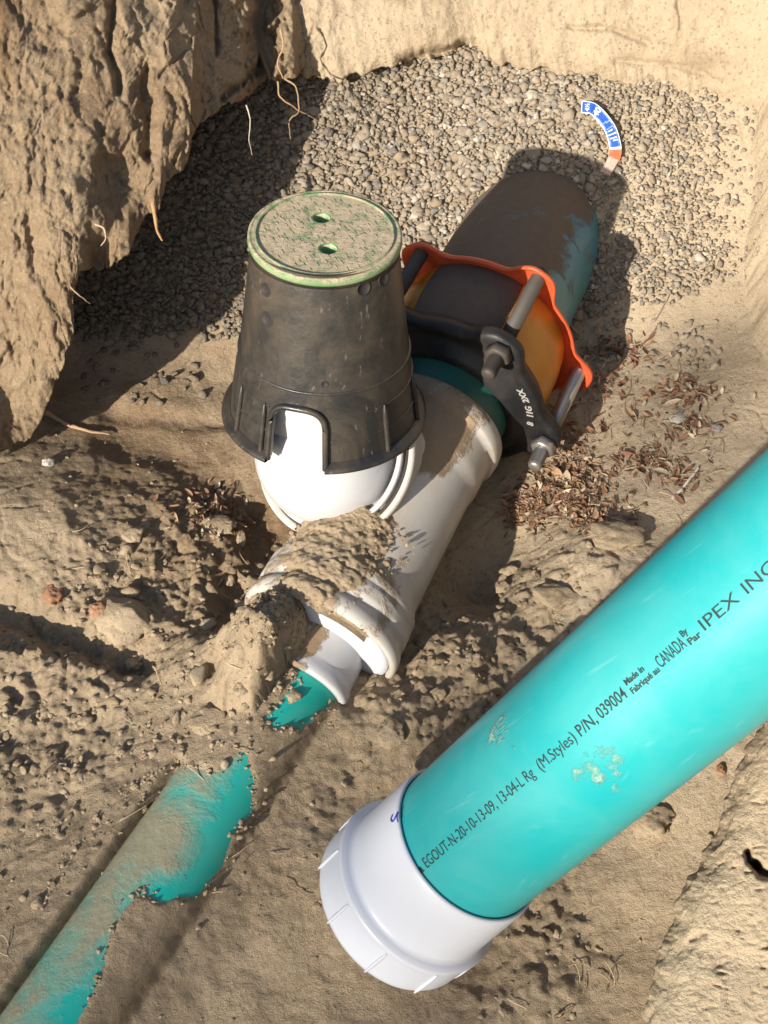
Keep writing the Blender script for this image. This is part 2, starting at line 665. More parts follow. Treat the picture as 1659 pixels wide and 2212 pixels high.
def ground_z(x, y, detail=True):
    z = ground_base(x, y)
    P = np.stack([x, y, np.zeros_like(x)], -1)
    # shaped features seen in the photograph
    z = z + blob(x, y, 200, 1780, -.010, .05, .02)
    z = z + blob(x, y, 850, 1560, .030, .045, .03)
    z = z + blob(x, y, 1010, 1420, .020, .045, .03)
    z = z + blob(x, y, 1290, 1230, .030, .05, .04)
    z = z + blob(x, y, 1100, 1140, -.035, .035, .02)
    z = z + blob(x, y, 1030, 1220, -.045, .035, .02)
    z = z + blob(x, y, 600, 1160, -.030, .035, .01)
    z = z + blob(x, y, 480, 1500, -.050, .013, .01)
    z = z + blob(x, y, 395, 1475, .015, .03, .01)
    z = z + seg_groove(x, y, [(-80, 1270), (40, 1310), (140, 1360), (250, 1405), (310, 1430)], -.028, .016)
    z = z + seg_groove(x, y, [(-60, 1395), (120, 1430), (260, 1480)], .014, .02)
    z = z + seg_groove(x, y, [(500, 1240), (485, 1300), (520, 1370), (545, 1400)], -.030, .014)
    z = z + seg_groove(x, y, [(240, 860), (400, 880), (520, 880)], -.010, .012)
    z = z + seg_groove(x, y, [(230, 900), (420, 970), (560, 1080)], -.018, .03)
    z = z + blob(x, y, 90, 1120, .035, .07, .03)
    z = z + blob(x, y, 690, 1900, .012, .06, .01)
    z = z + blob(x, y, 1400, 1560, .03, .05, .05)
    z = z + blob(x, y, 1185, 345, .034, .05, .2, (0, 1.5))
    if detail:
        m = rough_mask(x, y)
        far = sstep(2.6, 1.6, np.hypot(x, y - .9))
        z = z + .017 * fbm(P, 5.5, 3) * (1 - .4 * m)
        z = z + (.004 + .008 * m) * fbm(P, 26, 4, .55) * far
        wall = sstep(0, .05, x - xfoot(y))
        z = z - .003 * wall * np.maximum(fbm(P * [1.6, 1, 1], 30, 4, .6, True), 0) * far
        f1, f2, val = worley(P + .01 * fbm(P, 60, 2)[..., None], 55)
        z = z + m * .0065 * np.clip(1 - f1 * 1.4, 0, 1) ** .5 * (val > .45) * (.4 + val) * far
        f1, f2, val = worley(P, 120, 9)
        z = z + (m * .8 + .08) * .003 * np.clip(1 - f1 * 1.6, 0, 1) ** .7 * (val > .4) * far
        z = z + (.0010 + .0016 * m) * fbm(P, 150, 3, .6) * far
        # drying cracks
        f1, f2, val = worley(P + .03 * fbm(P, 14, 3)[..., None], 11, 21)
        cr = sstep(.05, .0, f2 - f1) * sstep(.1, .45, fbm(P, 4, 2, off=9.) + .35)
        z = z - .003 * cr * far * (1 - sstep(.75, .55, y))
    # heap of soil thrown over the reducer, cut off steeply on its right side
    near = (np.abs(x + .2) < .5) & (y > .1) & (y < 1.1)
    xs_, ys_ = x[near], y[near]
    q = np.stack([xs_, ys_, 0 * xs_], -1)
    wob = .008 * fbm(q, 45, 4, .6) + .0035 * fbm(q, 120, 3, .6)
    u_, v_ = to_px(xs_, ys_, 0 * xs_ + .11)
    bx = np.interp(v_, [1180, 1262, 1382, 1480, 1560, 1620], [700, 694, 662, 594, 560, 540])
    side = (bx - u_) / 1950. + wob
    hz = (.104 + .4 * wob) * np.exp(-(_q2(xs_, ys_, 622, 1372, .10, R(64), 1.35) / (2 * .047 ** 2)) ** 1.25) * sstep(-.006, .024, side)
    hz = hz + .032 * np.exp(-_q2(xs_, ys_, 668, 1296, .135, 0, 1) / (2 * .015 ** 2)) * sstep(-.008, .010, side)
    bl = np.interp(v_, [1180, 1250, 1262, 1300, 1325, 1350], [655, 646, 634, 604, 540, 300])
    hz = hz * sstep(-.016, .006, (u_ - bl) / 1950. + wob)
    hz = hz + .045 * np.exp(-_q2(xs_, ys_, 520, 1420, .05, 0, 1) / (2 * .055 ** 2)) + .045 * np.exp(-_q2(xs_, ys_, 545, 1500, .05, 0, 1) / (2 * .05 ** 2)) * sstep(-.01, .03, side)
    zz = z[near] + hz
    # soil lying flush against and over the buried pipe
    dx_, dy_ = dB[0] / math.hypot(dB[0], dB[1]), dB[1] / math.hypot(dB[0], dB[1])
    al = (xs_ - BP0[0]) * dx_ + (ys_ - BP0[1]) * dy_
    ac = -((xs_ - BP0[0]) * dy_ - (ys_ - BP0[1]) * dx_)          # positive towards the left bank
    zc = BP0[2] + dB[2] * al
    hp = zc + np.sqrt(.0535 ** 2 - np.minimum(np.abs(ac), .047) ** 2)
    u_, v_ = to_px(xs_, ys_, hp)
    sd = np.minimum(poly_sd(u_, v_, POLY_A), poly_sd(u_, v_, POLY_B)) / 2150. + .55 * wob
    c = np.clip(sd * .55, -.012, .003) + .25 * wob * (sd > 0)
    left = zc + np.where(ac > 0, .006, .042)
    al_m = sstep(-.005, .02, al)
    w1 = np.where(ac > 0, sstep(.115, .050, ac), np.clip((.20 + ac) / .15, 0, 1) ** 1.3) * al_m
    tgt = np.where(ac > 0, np.maximum(left + .5 * wob, zz * .35 + left * .65), np.maximum(zz, left + .5 * wob))
    zz = zz * (1 - w1) + tgt * w1
    w2 = sstep(.058, .046, np.abs(ac)) * al_m
    zz = np.where(w2 > 0, np.maximum(zz * (1 - w2) + (hp + c) * w2, np.where(sd > .002, zz, -9)), zz)
    z = z.copy()
    z[near] = zz
    return z


def axis_coord(lo, hi, fine_lo, fine_hi, step):
    a = list(np.arange(fine_lo, fine_hi, step))
    s, p = step, fine_lo
    left = []
    while p > lo:
        s *= 1.12
        p -= s
        left.append(p)
    s, p = step, a[-1]
    right = []
    while p < hi:
        s *= 1.12
        p += s
        right.append(p)
    return np.array(left[::-1] + a + right)


XS = axis_coord(-60, 60, -.62, .66, .0026)
YS = axis_coord(-60, 60, .16, 1.75, .0026)
GX, GY = np.meshgrid(XS, YS, indexing='ij')
GZ = ground_z(GX, GY)


def gz_at(x, y):
    x = np.asarray(x, float)
    y = np.asarray(y, float)
    ix = np.clip(np.searchsorted(XS, x) - 1, 0, len(XS) - 2)
    iy = np.clip(np.searchsorted(YS, y) - 1, 0, len(YS) - 2)
    fx = np.clip((x - XS[ix]) / (XS[ix + 1] - XS[ix]), 0, 1)
    fy = np.clip((y - YS[iy]) / (YS[iy + 1] - YS[iy]), 0, 1)
    return (GZ[ix, iy] * (1 - fx) * (1 - fy) + GZ[ix + 1, iy] * fx * (1 - fy) + GZ[ix, iy + 1] * (1 - fx) * fy + GZ[ix + 1, iy + 1] * fx * fy)


def drop(u, v, z0=.05):
    """the world point of the ground seen at a place in the photograph"""
    z = np.full(np.shape(u), z0, float)
    for _ in range(14):
        p = atz(u, v, z)
        z = z * .4 + gz_at(p[..., 0], p[..., 1]) * .6
    return atz(u, v, z)


def build_ground():
    P = np.stack([GX, GY, GZ], -1).reshape(-1, 3)
    x, y = GX.ravel(), GY.ravel()
    q = np.stack([x, y, np.zeros_like(x)], -1)
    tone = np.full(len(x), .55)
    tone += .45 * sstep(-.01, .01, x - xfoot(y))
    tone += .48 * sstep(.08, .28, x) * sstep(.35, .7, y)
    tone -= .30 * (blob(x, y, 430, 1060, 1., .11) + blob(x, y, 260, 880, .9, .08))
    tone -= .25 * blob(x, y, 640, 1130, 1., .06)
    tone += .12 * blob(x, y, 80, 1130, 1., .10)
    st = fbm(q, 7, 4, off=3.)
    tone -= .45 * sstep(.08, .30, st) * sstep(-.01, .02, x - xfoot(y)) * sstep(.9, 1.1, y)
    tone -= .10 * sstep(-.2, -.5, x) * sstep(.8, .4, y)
    me = mesh_np('ground', P, grid_faces(len(XS), len(YS)), {'tone': np.clip(tone, 0, 1)})
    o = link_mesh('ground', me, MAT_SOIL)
    tag(o, kind='structure')
    return o


build_ground()

# ================================================================== GRAVEL SLOPE
rg = np.random.default_rng(11)


def build_gravel():
    sp = .0066
    xs = np.arange(-.62, .52, sp)
    ys = np.arange(1.27, 1.80, sp * .80)
    X, Y = np.meshgrid(xs, ys, indexing='ij')
    allP, allS, allN = [], [], []
    for layer in range(2):
        x = X.ravel() + rg.uniform(-.5, .5, X.size) * sp * 1.3
        y = Y.ravel() + rg.uniform(-.5, .5, X.size) * sp * 1.1
        q = np.stack([x, y, 0 * x], -1)
        edge = 1.315 + .022 * fbm(q, 9, 3) + .012 * fbm(q, 40, 2)
        edge = edge + .05 * sstep(.22, .42, x) * 0
        thin = sstep(.50, .42, x - .03 * fbm(q, 12, 2))
        keep = (y > edge) & (x < xfoot(y) + .01) & (rg.random(len(x)) < (.25 + .75 * thin)) & (rg.random(len(x)) < (.35 + .65 * sstep(0, .03, y - edge)))
        x, y = x[keep], y[keep]
        s = np.clip(rg.lognormal(math.log(.0034), .38, len(x)), .0018, .0092)
        s = s * np.where(x > .30, .72, 1.)
        z = gz_at(x, y) + .001 + layer * .0040 + rg.normal(0, .0012, len(x))
        allP.append(np.stack([x, y, z], -1))
        allS.append(s)
    P = np.concatenate(allP)
    s = np.concatenate(allS)
    # a few stray stones rolled on to the floor
    k = 90
    u = np.concatenate([rg.uniform(180, 480, 30), rg.uniform(1290, 1560, 60)])
    v = np.concatenate([rg.uniform(740, 880, 30), rg.uniform(690, 800, 60)])
    e = drop(u, v)
    P = np.concatenate([P, e + [0, 0, .001]])
    s = np.concatenate([s, rg.uniform(.0025, .0065, k)])
    N = len(P)
    nrm = np.tile(np.array([0, -.62, .78]), (N, 1))
    V, Fc = rocks_np(P, s, rg, ICO2, .60, .34, 1.4, nrm)
    pal = np.array([(.26, .22, .165), (.30, .255, .19), (.20, .175, .14), (.36, .31, .24), (.15, .145, .135), (.27, .21, .145), (.42, .38, .31), (.23, .22, .195)])
    ci = rg.choice(len(pal), N, p=[.24, .2, .16, .12, .06, .12, .05, .05])
    c = pal[ci] * rg.uniform(.8, 1.15, (N, 1)) * ((.36 + .64 * sstep(-.34, .04, P[:, 0] - .25 * (P[:, 1] - 1.4))) * (1 - .5 * np.exp(-((P[:, 0] + .07) / .13) ** 2 - ((P[:, 1] - 1.66) / .07) ** 2)))[:, None]  # left and upper-left stones darkened: bank's undercut shade painted into their colour
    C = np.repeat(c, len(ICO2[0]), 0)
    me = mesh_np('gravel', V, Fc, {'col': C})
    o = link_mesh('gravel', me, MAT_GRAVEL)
    tag(o, 'slope of small rounded brown and grey gravel behind the pipes', 'gravel', kind='stuff')


build_gravel()


# ================================================================== SOIL BANKS (cut faces with undercut edges)
def bank(name, edge, outer, label, nq, npar, under, mids, noise, tone_fn, grooves=(), uvec=(-.10, .30, .05), rag=34, axis='v'):
    e = np.array(edge, float)
    o = np.array(outer, float)
    te = np.linspace(0, 1, len(e))
    L = np.concatenate([[0], np.cumsum(np.hypot(*np.diff(e[:, :2], axis=0).T))])
    te = L / L[-1]
    p = np.linspace(0, 1, npar)
    E = np.stack([np.interp(p, te, e[:, k]) for k in range(3)], -1)
    to = np.linspace(0, 1, len(o))
    O = np.stack([np.interp(p, to, o[:, k]) for k in range(3)], -1)
    nu_ = under
    q = np.concatenate([np.linspace(-1, 0, nu_, endpoint=False), np.linspace(0, 1, nq)])
    Q, Pp = np.meshgrid(q, p, indexing='ij')
    qq = np.clip(Q, 0, 1)
    UVT = E[None] * (1 - qq[..., None]) + O[None] * qq[..., None]
    uu, vv, tt = UVT[..., 0], UVT[..., 1], UVT[..., 2]
    # ragged edge
    rr = fbm(np.stack([Pp * 30, 0 * Pp, 0 * Pp], -1), 1., 4, .6) if axis == 'v' else fbm(np.stack([Pp * 26, qq * 34, 0 * Pp], -1), 1., 4, .6)
    s = np.exp(-qq * (9 if axis == 'v' else 14))
    if axis == 'v':
        vv = vv + rr * rag * s
    else:
        uu = uu + rr * rag * s
    # rounded brow near the edge
    tt = tt + .020 * np.exp(-qq * 22) + mids(uu, vv, qq)
    back = np.clip(-Q, 0, 1)
    W = at(uu, vv, tt)
    disp = noise(W, uu, vv)
    for uv, depth, sig in grooves:
        best = np.full(uu.shape, 1e12)
        for (ax, ay), (bx, by) in zip(uv[:-1], uv[1:]):
            LL = (bx - ax) ** 2 + (by - ay) ** 2 + 1e-9
            t = np.clip(((uu - ax) * (bx - ax) + (vv - ay) * (by - ay)) / LL, 0, 1)
            best = np.minimum(best, (uu - ax - t * (bx - ax)) ** 2 + (vv - ay - t * (by - ay)) ** 2)
        wob = np.clip(1 + 1.3 * fbm(W, 45, 3), .25, 2.5)
        disp = disp + depth * np.exp(-best / (2 * (sig * wob) ** 2))
    fw_ = ray(uu, vv)
    W = W + fw_ * (disp * np.exp(-back * 2))[..., None]
    # underside runs back away from the brow and slightly up
    W = W + back[..., None] * np.array(uvec) + (np.sin(back * math.pi) * .03)[..., None] * np.array([-.3, .2, .6])
    tone = tone_fn(W, uu, vv)
    me = mesh_np(name, W.reshape(-1, 3), grid_faces(len(q), npar), {'tone': np.clip(tone.ravel(), 0, 1)})
    ob = link_mesh(name, me, MAT_SOIL)
    tag(ob, label, 'earth bank', 'cut earth banks round the pit')
    return ob


edgeL = [(-420, 1120, 1.40), (-120, 1020, 1.50), (60, 955, 1.565), (85, 915, 1.55), (115, 850, 1.53), (135, 790, 1.50), (160, 715, 1.47), (158, 640, 1.455), (172, 590, 1.455),
         (235, 578, 1.465), (280, 540, 1.475), (305, 480, 1.485), (345, 440, 1.49), (360, 400, 1.50), (405, 350, 1.52), (415, 300, 1.535), (430, 262, 1.55), (500, 225, 1.575),
         (560, 190, 1.60), (600, 172, 1.615), (635, 160, 1.63), (700, 120, 1.72)]
outL = [(-900, 1100, 1.25), (-800, 500, 1.20), (-700, -100, 1.18), (-300, -600, 1.30), (150, -700, 1.42), (420, -700, 1.52), (560, -650, 1.62), (640, -600, 1.72)]


def noiseL(W, u, v):
    n = .020 * fbm(W, 5.5, 3) + .0045 * sstep(.62, .9, fbm(W * [1, 1, .6], 26, 3, .5, True)) + .0055 * fbm(W, 34, 4, .6) + .0016 * fbm(W, 170, 3, .65)
    q = np.stack([u / 1000., v / 1300., 0 * u], -1)
    q = q + .022 * np.stack([fbm(q, 16, 3), fbm(q, 16, 3, off=7.), 0 * u], -1)
    for sc_, amp, sd, ck in ((5, .020, 3, .002), (13, .008, 8, .0022), (44, .003, 15, .0010)):
        f1, f2, val = worley(q, sc_, sd)
        e_ = sstep(0, .22, f2 - f1)
        # every broken face keeps its own tilt
        n = n + amp * (val - .5) * e_ + ck * (1 - sstep(0, .07, f2 - f1)) * (val > .4) + amp * .5 * f1 * (((val * 7.3) % 1) - .5)
    return n


def midL(u, v, q):
    # hollow in the middle of the face, ledges at the sides
    return (.035 * np.exp(-(((u - 262) / 48) ** 2 + ((v - 380) / 90) ** 2)) + .05 * np.exp(-(((u - 215) / 24) ** 2 + ((v - 560) / 50) ** 2))
            - .03 * np.exp(-(((u - 90) / 90) ** 2 + ((v - 760) / 160) ** 2)) - .02 * np.exp(-(((u - 420) / 70) ** 2 + ((v - 170) / 90) ** 2)))


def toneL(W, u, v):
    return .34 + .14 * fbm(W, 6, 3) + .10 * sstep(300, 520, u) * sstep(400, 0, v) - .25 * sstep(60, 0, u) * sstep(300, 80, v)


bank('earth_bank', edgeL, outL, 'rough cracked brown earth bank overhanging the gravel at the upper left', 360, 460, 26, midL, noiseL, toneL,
     grooves=[([(250, -20), (240, 60), (236, 110), (255, 160), (258, 200)], .016, 5),
              ([(318, 150), (308, 190), (322, 260), (318, 330)], .022, 11),
              ([(462, -10), (468, 60), (467, 120)], .016, 4),
              ([(60, 470), (72, 540), (78, 590)], .010, 6),
              ([(345, 165), (400, 110)], .007, 4),
              ([(480, 215), (545, 160), (600, 60), (606, -20)], .022, 6),
              ([(560, 190), (575, 110), (560, 60), (590, -60)], .06, 20),
              ([(440, 280), (470, 255), (540, 205)], .018, 6)])

edgeB = [(500, 40, 1.80), (575, 120, 1.74), (615, 158, 1.70), (680, 168, 1.69), (728, 172, 1.69), (745, 163, 1.69), (800, 156, 1.69), (870, 140, 1.685), (930, 128, 1.68), (1005, 103, 1.69),
         (1060, 128, 1.70), (1130, 150, 1.70), (1240, 160, 1.70), (1330, 176, 1.69), (1420, 186, 1.69), (1520, 205, 1.68), (1600, 240, 1.67), (1700, 280, 1.65), (1900, 420, 1.58)]
outB = [(450, -700, 1.62), (620, -750, 1.56), (900, -750, 1.52), (1200, -750, 1.50), (1600, -700, 1.48), (2100, -500, 1.46)]


def noiseB(W, u, v):
    sm = sstep(640, 760, u)
    return .012 * fbm(W, 8, 3) + .004 * fbm(W, 28, 4, .55) * (1.6 - sm) - (.010 * (1 - sm) + .0035) * fbm(W, 40, 4, .6, True) + .0008 * fbm(W, 200, 2)


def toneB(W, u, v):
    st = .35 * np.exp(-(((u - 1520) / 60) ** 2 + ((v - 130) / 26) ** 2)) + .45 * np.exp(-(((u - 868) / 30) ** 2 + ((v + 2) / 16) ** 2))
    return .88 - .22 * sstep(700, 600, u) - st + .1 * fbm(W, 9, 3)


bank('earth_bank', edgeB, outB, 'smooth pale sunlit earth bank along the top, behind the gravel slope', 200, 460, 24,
     lambda u, v, q: 0 * u, noiseB, toneB, grooves=[([(1230, 60), (1320, 62), (1400, 92)], .008, 4), ([(1465, 0), (1470, 60)], .008, 3), ([(1330, 130), (1480, 145), (1560, 180)], .006, 5),
                                                    ([(870, 134), (950, 118), (1005, 100)], .03, 7)])

edgeR = [(1760, 1380, 1.16), (1690, 1480, 1.12), (1642, 1560, 1.09), (1612, 1610, 1.08), (1590, 1670, 1.07), (1565, 1740, 1.06), (1545, 1800, 1.05), (1515, 1862, 1.045), (1484, 1900, 1.04), (1462, 1950, 1.035), (1450, 1990, 1.03), (1436, 2030, 1.03), (1415, 2080, 1.02),
         (1400, 2140, 1.01), (1385, 2200, 1.00), (1368, 2290, .98), (1340, 2450, .95)]
outR = [(2300, 1350, 1.06), (2350, 1600, 1.00), (2350, 1900, .97), (2300, 2200, .93), (2200, 2500, .90), (2000, 2800, .86)]


def noiseR(W, u, v):
    n = .009 * fbm(W, 8, 3) + .0016 * fbm(W * [1, 1, 1], 34, 4, .6) + .0010 * fbm(W, 170, 3, .6)
    return n + .005 * sstep(.80, .97, fbm(W * [.5, 1.6, 1], 30, 3, .5, True)) * sstep(1500, 1560, u) + .0012 * sstep(.72, .95, fbm(W * [.6, 1.8, 1], 75, 2, .5, True))


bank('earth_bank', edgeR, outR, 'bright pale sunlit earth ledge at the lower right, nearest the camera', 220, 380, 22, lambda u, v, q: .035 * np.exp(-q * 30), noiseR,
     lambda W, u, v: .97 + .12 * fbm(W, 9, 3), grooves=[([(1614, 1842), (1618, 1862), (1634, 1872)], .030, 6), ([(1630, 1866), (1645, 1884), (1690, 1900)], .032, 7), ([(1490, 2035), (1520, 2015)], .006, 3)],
     uvec=(.16, .02, -.20), rag=26, axis='u')

# ================================================================== VALVE BOX
VB = np.array([-.069, .985, .215])
VT = np.array([-.061, 1.015, .432])
AXV = (VT - VB) / np.linalg.norm(VT - VB)
HV = np.linalg.norm(VT - VB)
RB, RTP = .1085, .0765
vbox = empty('valve_box', tuple(VB), 'round tapered black plastic valve box with dusty green lid, standing on the white elbow', 'valve box')
dV, xV, zV = frame(AXV, (0, -1, 0))      # angle 0 faces the camera, +90 deg is ...
NOTCH = [R(-15) * (1 if xV[0] > 0 else -1), R(-15) * (1 if xV[0] > 0 else -1) + math.pi]
NW, NH = .031, .068                       # half width and height of the arched notch


def vbr(h):
    t = h / HV
    return RB * (1 - t) + RTP * t - .0015 * np.sin(t * math.pi)


def vb_point(h, a, r_off=0.):
    h = np.asarray(h, float)
    a = np.asarray(a, float)
    r = vbr(h) + r_off
    return VB + h[..., None] * dV + r[..., None] * (np.sin(a)[..., None] * xV + np.cos(a)[..., None] * zV)


def notch_bottom(a):
    hb = np.zeros_like(a)
    for c in NOTCH:
        w = (a - c + math.pi) % (2 * math.pi) - math.pi
        xx = np.abs(w * RB) / NW
        inside = xx < 1
        arch = NH - .022 + .022 * np.sqrt(np.clip(1 - xx ** 3.2, 0, 1))
        hb = np.where(inside, np.maximum(hb, arch), hb)
    return hb


def box_body():
    a = set(np.linspace(0, 2 * math.pi, 240, endpoint=False))
    for c in NOTCH:
        for k in np.linspace(-1, 1, 61):
            a.add((c + k * NW / RB) % (2 * math.pi))
        for sgn in (-1, 1):
            a.add((c + sgn * (NW * 1.0005) / RB) % (2 * math.pi))
            a.add((c + sgn * (NW * .9995) / RB) % (2 * math.pi))
    a = np.array(sorted(a))
    a = a[np.concatenate([[True], np.diff(a) > 1.0e-4])]
    hb = notch_bottom(a)
    rows = np.linspace(0, 1, 60)
    Hh = hb[None] + (HV - hb)[None] * rows[:, None]
    A = np.repeat(a[None], len(rows), 0)
    Po = vb_point(Hh, A)
    Pi = vb_point(Hh, A, -.004)
    n = len(a)
    allP = np.concatenate([Pi[::-1], Po])
    me = mesh_np('body', allP.reshape(-1, 3), np.concatenate([grid_faces(len(allP), n, True)]))
    return link_mesh('body', me, MAT_BLACK, vbox)


body = box_body()


def arc_rib(h, r0, prot, halfh, spans, name='rib', parent=None, mat=None):
    parts = []
    for a0, a1 in spans:
        a = np.linspace(a0, a1, max(8, int((a1 - a0) / R(2))))
        pr = [(-halfh, 0), (-halfh * .6, prot), (halfh * .6, prot), (halfh, 0)]
        P = np.stack([vb_point(np.full_like(a, h + q[0]), a, r0 + q[1]) for q in pr])
        parts.append((P.reshape(-1, 3), grid_faces(len(pr), len(a))))
    V, Fc = merge(parts)
    return link_mesh(name, mesh_np(name, V, Fc), mat or MAT_BLACK, parent)


g = NW / RB + .06
c0, c1 = NOTCH
spans_n = sorted([(c0 + g, c1 - g), (c1 + g, c0 + 2 * math.pi - g)])
arc_rib(.088, -.0005, .0022, .0018, [(0, 2 * math.pi)], 'hoop_rib', vbox)
arc_rib(.060, -.0005, .0016, .0014, spans_n, 'hoop_rib', vbox)
arc_rib(.031, -.0005, .0016, .0014, spans_n, 'hoop_rib', vbox)


def box_flange():
    parts = []
    for a0, a1 in [(c0 + NW / RB + .008, c1 - NW / RB - .008), (c1 + NW / RB + .008, c0 + 2 * math.pi - NW / RB - .008)]:
        a = np.linspace(a0, a1, 140)
        pr = [(-.003, -.004), (-.004, .006), (-.002, .0095), (.0015, .0095), (.003, .006), (.006, .0005)]
        P = np.stack([vb_point(np.full_like(a, q[0]), a, q[1]) for q in pr])
        parts.append((P.reshape(-1, 3), grid_faces(len(pr), len(a))))
    V, Fc = merge(parts)
    return link_mesh('bottom_flange', mesh_np('bottom_flange', V, Fc), MAT_BLACK, vbox)


box_flange()
for c in NOTCH:                       # raised trim round each arch
    w = np.concatenate([[-1.0] * 14, np.linspace(-1, 1, 50), [1.0] * 14])
    hh = NH - .022 + .022 * np.sqrt(np.clip(1 - np.abs(w) ** 3.2, 0, 1))
    hh[:14] = np.linspace(-.003, NH - .022, 14)
    hh[-14:] = np.linspace(NH - .022, -.003, 14)
    pts = vb_point(hh + .001, c + w * (NW + .002) / RB, .0022)
    V, Fc = tube_np(pts, .0036, 10)
    link_mesh('arch_trim', mesh_np('arch_trim', V, Fc), MAT_BLACK, vbox)
for dg in (-62, -38, 30 + 12, 78, 118, 140, 218, 255):      # upright ribs on the skirt
    a = R(dg) * (1 if xV[0] > 0 else -1)
    hh = np.linspace(.003, .062, 12)
    rad = np.full(12, .0030)
    rad[-1] = .0008
    rad[-2] = .0022
    V, Fc = tube_np(vb_point(hh, np.full(12, a), .0018), rad, 8)
    link_mesh('upright_rib', mesh_np('upright_rib', V, Fc), MAT_BLACK, vbox)


_hg, _ag = np.meshgrid(np.linspace(.1, HV, 120), np.linspace(-1.5, 1.5, 240), indexing='ij')
_pp = vb_point(_hg, _ag)
_dd = (_pp - EYE) @ FW
_pu, _pv = CX + F_ * ((_pp - EYE) @ RT) / _dd, CY - F_ * ((_pp - EYE) @ UP) / _dd
for u_, v_, r_ in ((574, 626, .0075), (577, 690, .0085), (786, 622, .0085), (828, 602, .0080), (700, 838, .004)):
    i_ = np.argmin((_pu - u_) ** 2 + (_pv - v_) ** 2)
    h_, a_ = _hg.ravel()[i_], _ag.ravel()[i_]
    rows_ = []
    th_ = np.linspace(0, 2 * math.pi, 28, endpoint=False)
    for rr0, off in ((r_, -.0005), (r_ * .97, .0007), (r_ * .8, .0009), (r_ * .78, .0003), (.00005, .0003)):
        rows_.append(vb_point(h_ + rr0 * np.cos(th_), a_ + rr0 * np.sin(th_) / vbr(h_), off))
    link_mesh('knockout', mesh_np('knockout', np.array(rows_).reshape(-1, 3), grid_faces(5, 28, True), {'dirt': np.full(140, -.3)}), MAT_HOLE, vbox)


def curve_mesh(name, splines, extrude, bev, mat, res=1):
    cd = bpy.data.curves.new(name, 'CURVE')
    cd.dimensions = '2D'
    cd.fill_mode = 'BOTH'
    cd.extrude = extrude
    cd.bevel_depth = bev
    cd.bevel_resolution = res
    for pts in splines:
        s = cd.splines.new('POLY')
        s.points.add(len(pts) - 1)
        for k, (px, py) in enumerate(pts):
            s.points[k].co = (px, py, 0, 1)
        s.use_cyclic_u = True
    o = bpy.data.objects.new(name, cd)
    COL.objects.link(o)
    dg = bpy.context.evaluated_depsgraph_get()
    me = bpy.data.meshes.new_from_object(o.evaluated_get(dg))
    bpy.data.objects.remove(o)
    bpy.data.curves.remove(cd)
    me.materials.clear()
    return me


def circle2(cx, cy, rx, ry=None, n=96, rev=False):
    th = np.linspace(0, 2 * math.pi, n, endpoint=False)
    if rev:
        th = th[::-1]
    return list(zip(cx + rx * np.cos(th), cy + (ry or rx) * np.sin(th)))


def place_local(me, origin, X, Y, Z):
    co = np.empty(len(me.vertices) * 3, np.float32)
    me.vertices.foreach_get('co', co)
    co = co.reshape(-1, 3)
    W = np.asarray(origin) + co[:, :1] * X + co[:, 1:2] * Y + co[:, 2:3] * Z
    me.vertices.foreach_set('co', W.astype(np.float32).ravel())
    me.update()
    return me


# lid: local X to the right, local Y away from the camera
lidZ = np.array([.03, .04, 1.])
lidZ /= np.linalg.norm(lidZ)
lidX = np.cross([0, 1., 0], lidZ)
lidX /= np.linalg.norm(lidX)
lidY = np.cross(lidZ, lidX)
h1, h2 = (-.0045, .028), (.0042, -.026)
lme = curve_mesh('lid', [circle2(0, 0, .0775, n=128), circle2(*h1, .0110, n=40), circle2(*h2, .0110, n=40)], .0022, .0020, MAT_GREEN)
place_local(lme, VT + lidZ * .001, lidX, lidY, lidZ)
co = np.array([v.co[:] for v in lme.vertices])
rr_ = np.linalg.norm((co - VT) - ((co - VT) @ lidZ)[:, None] * lidZ, axis=1)
hgt = (co - VT) @ lidZ
av = lme.attributes.new('dirt', 'FLOAT', 'POINT')
lid = link_mesh('lid', lme, MAT_GREEN, vbox, smooth=False)
# dense top sheet of the lid carries the dust
th = np.linspace(0, 2 * math.pi, 128, endpoint=False)
parts, tr = [], np.random.default_rng(5)
tx, ty = [], []
for _ in range(1200):
    x, y = tr.uniform(-.068, .068, 2)
    if math.hypot(x, y) > .066 or min(math.hypot(x - h[0], y - h[1]) for h in (h1, h2)) < .0125:
        continue
    if any((x - a) ** 2 + (y - b) ** 2 < .0062 ** 2 for a, b in zip(tx, ty)):
        continue
    tx.append(x)
    ty.append(y)
cube = np.array([(-1, -1, 0), (1, -1, 0), (1, 1, 0), (-1, 1, 0), (-.8, -.5, 1), (.8, -.5, 1), (.8, .5, 1), (-.8, .5, 1)], float)
cf = np.array([(4, 5, 6, 7), (0, 1, 5, 4), (1, 2, 6, 5), (2, 3, 7, 6), (3, 0, 4, 7)])
for k, (x, y) in enumerate(zip(tx, ty)):
    an = R(20) if (int(x * 150 + 99) + int(y * 150 + 99)) % 2 else R(115)
    c_ = cube * [.0032, .0007, .0006]
    ca, sa = math.cos(an), math.sin(an)
    lx = x + c_[:, 0] * ca - c_[:, 1] * sa
    ly = y + c_[:, 0] * sa + c_[:, 1] * ca
    parts.append((VT + lidZ * .0051 + lx[:, None] * lidX + ly[:, None] * lidY + c_[:, 2:] * lidZ, cf))
V, Fc = merge(parts)
link_mesh('tread_pattern', mesh_np('tread_pattern', V, Fc, {'dirt': np.full(len(V), .47)}), MAT_GREEN, lid, smooth=False)
ringp = [(.0040, .0700), (.0060, .0705), (.0060, .0720), (.0040, .0725)]
lathe('rim_ridge', VT + lidZ * .001, lidZ, ringp, MAT_GREEN, lid, n=128, attr={'dirt': lambda S, A, P: 0 * S + .42})
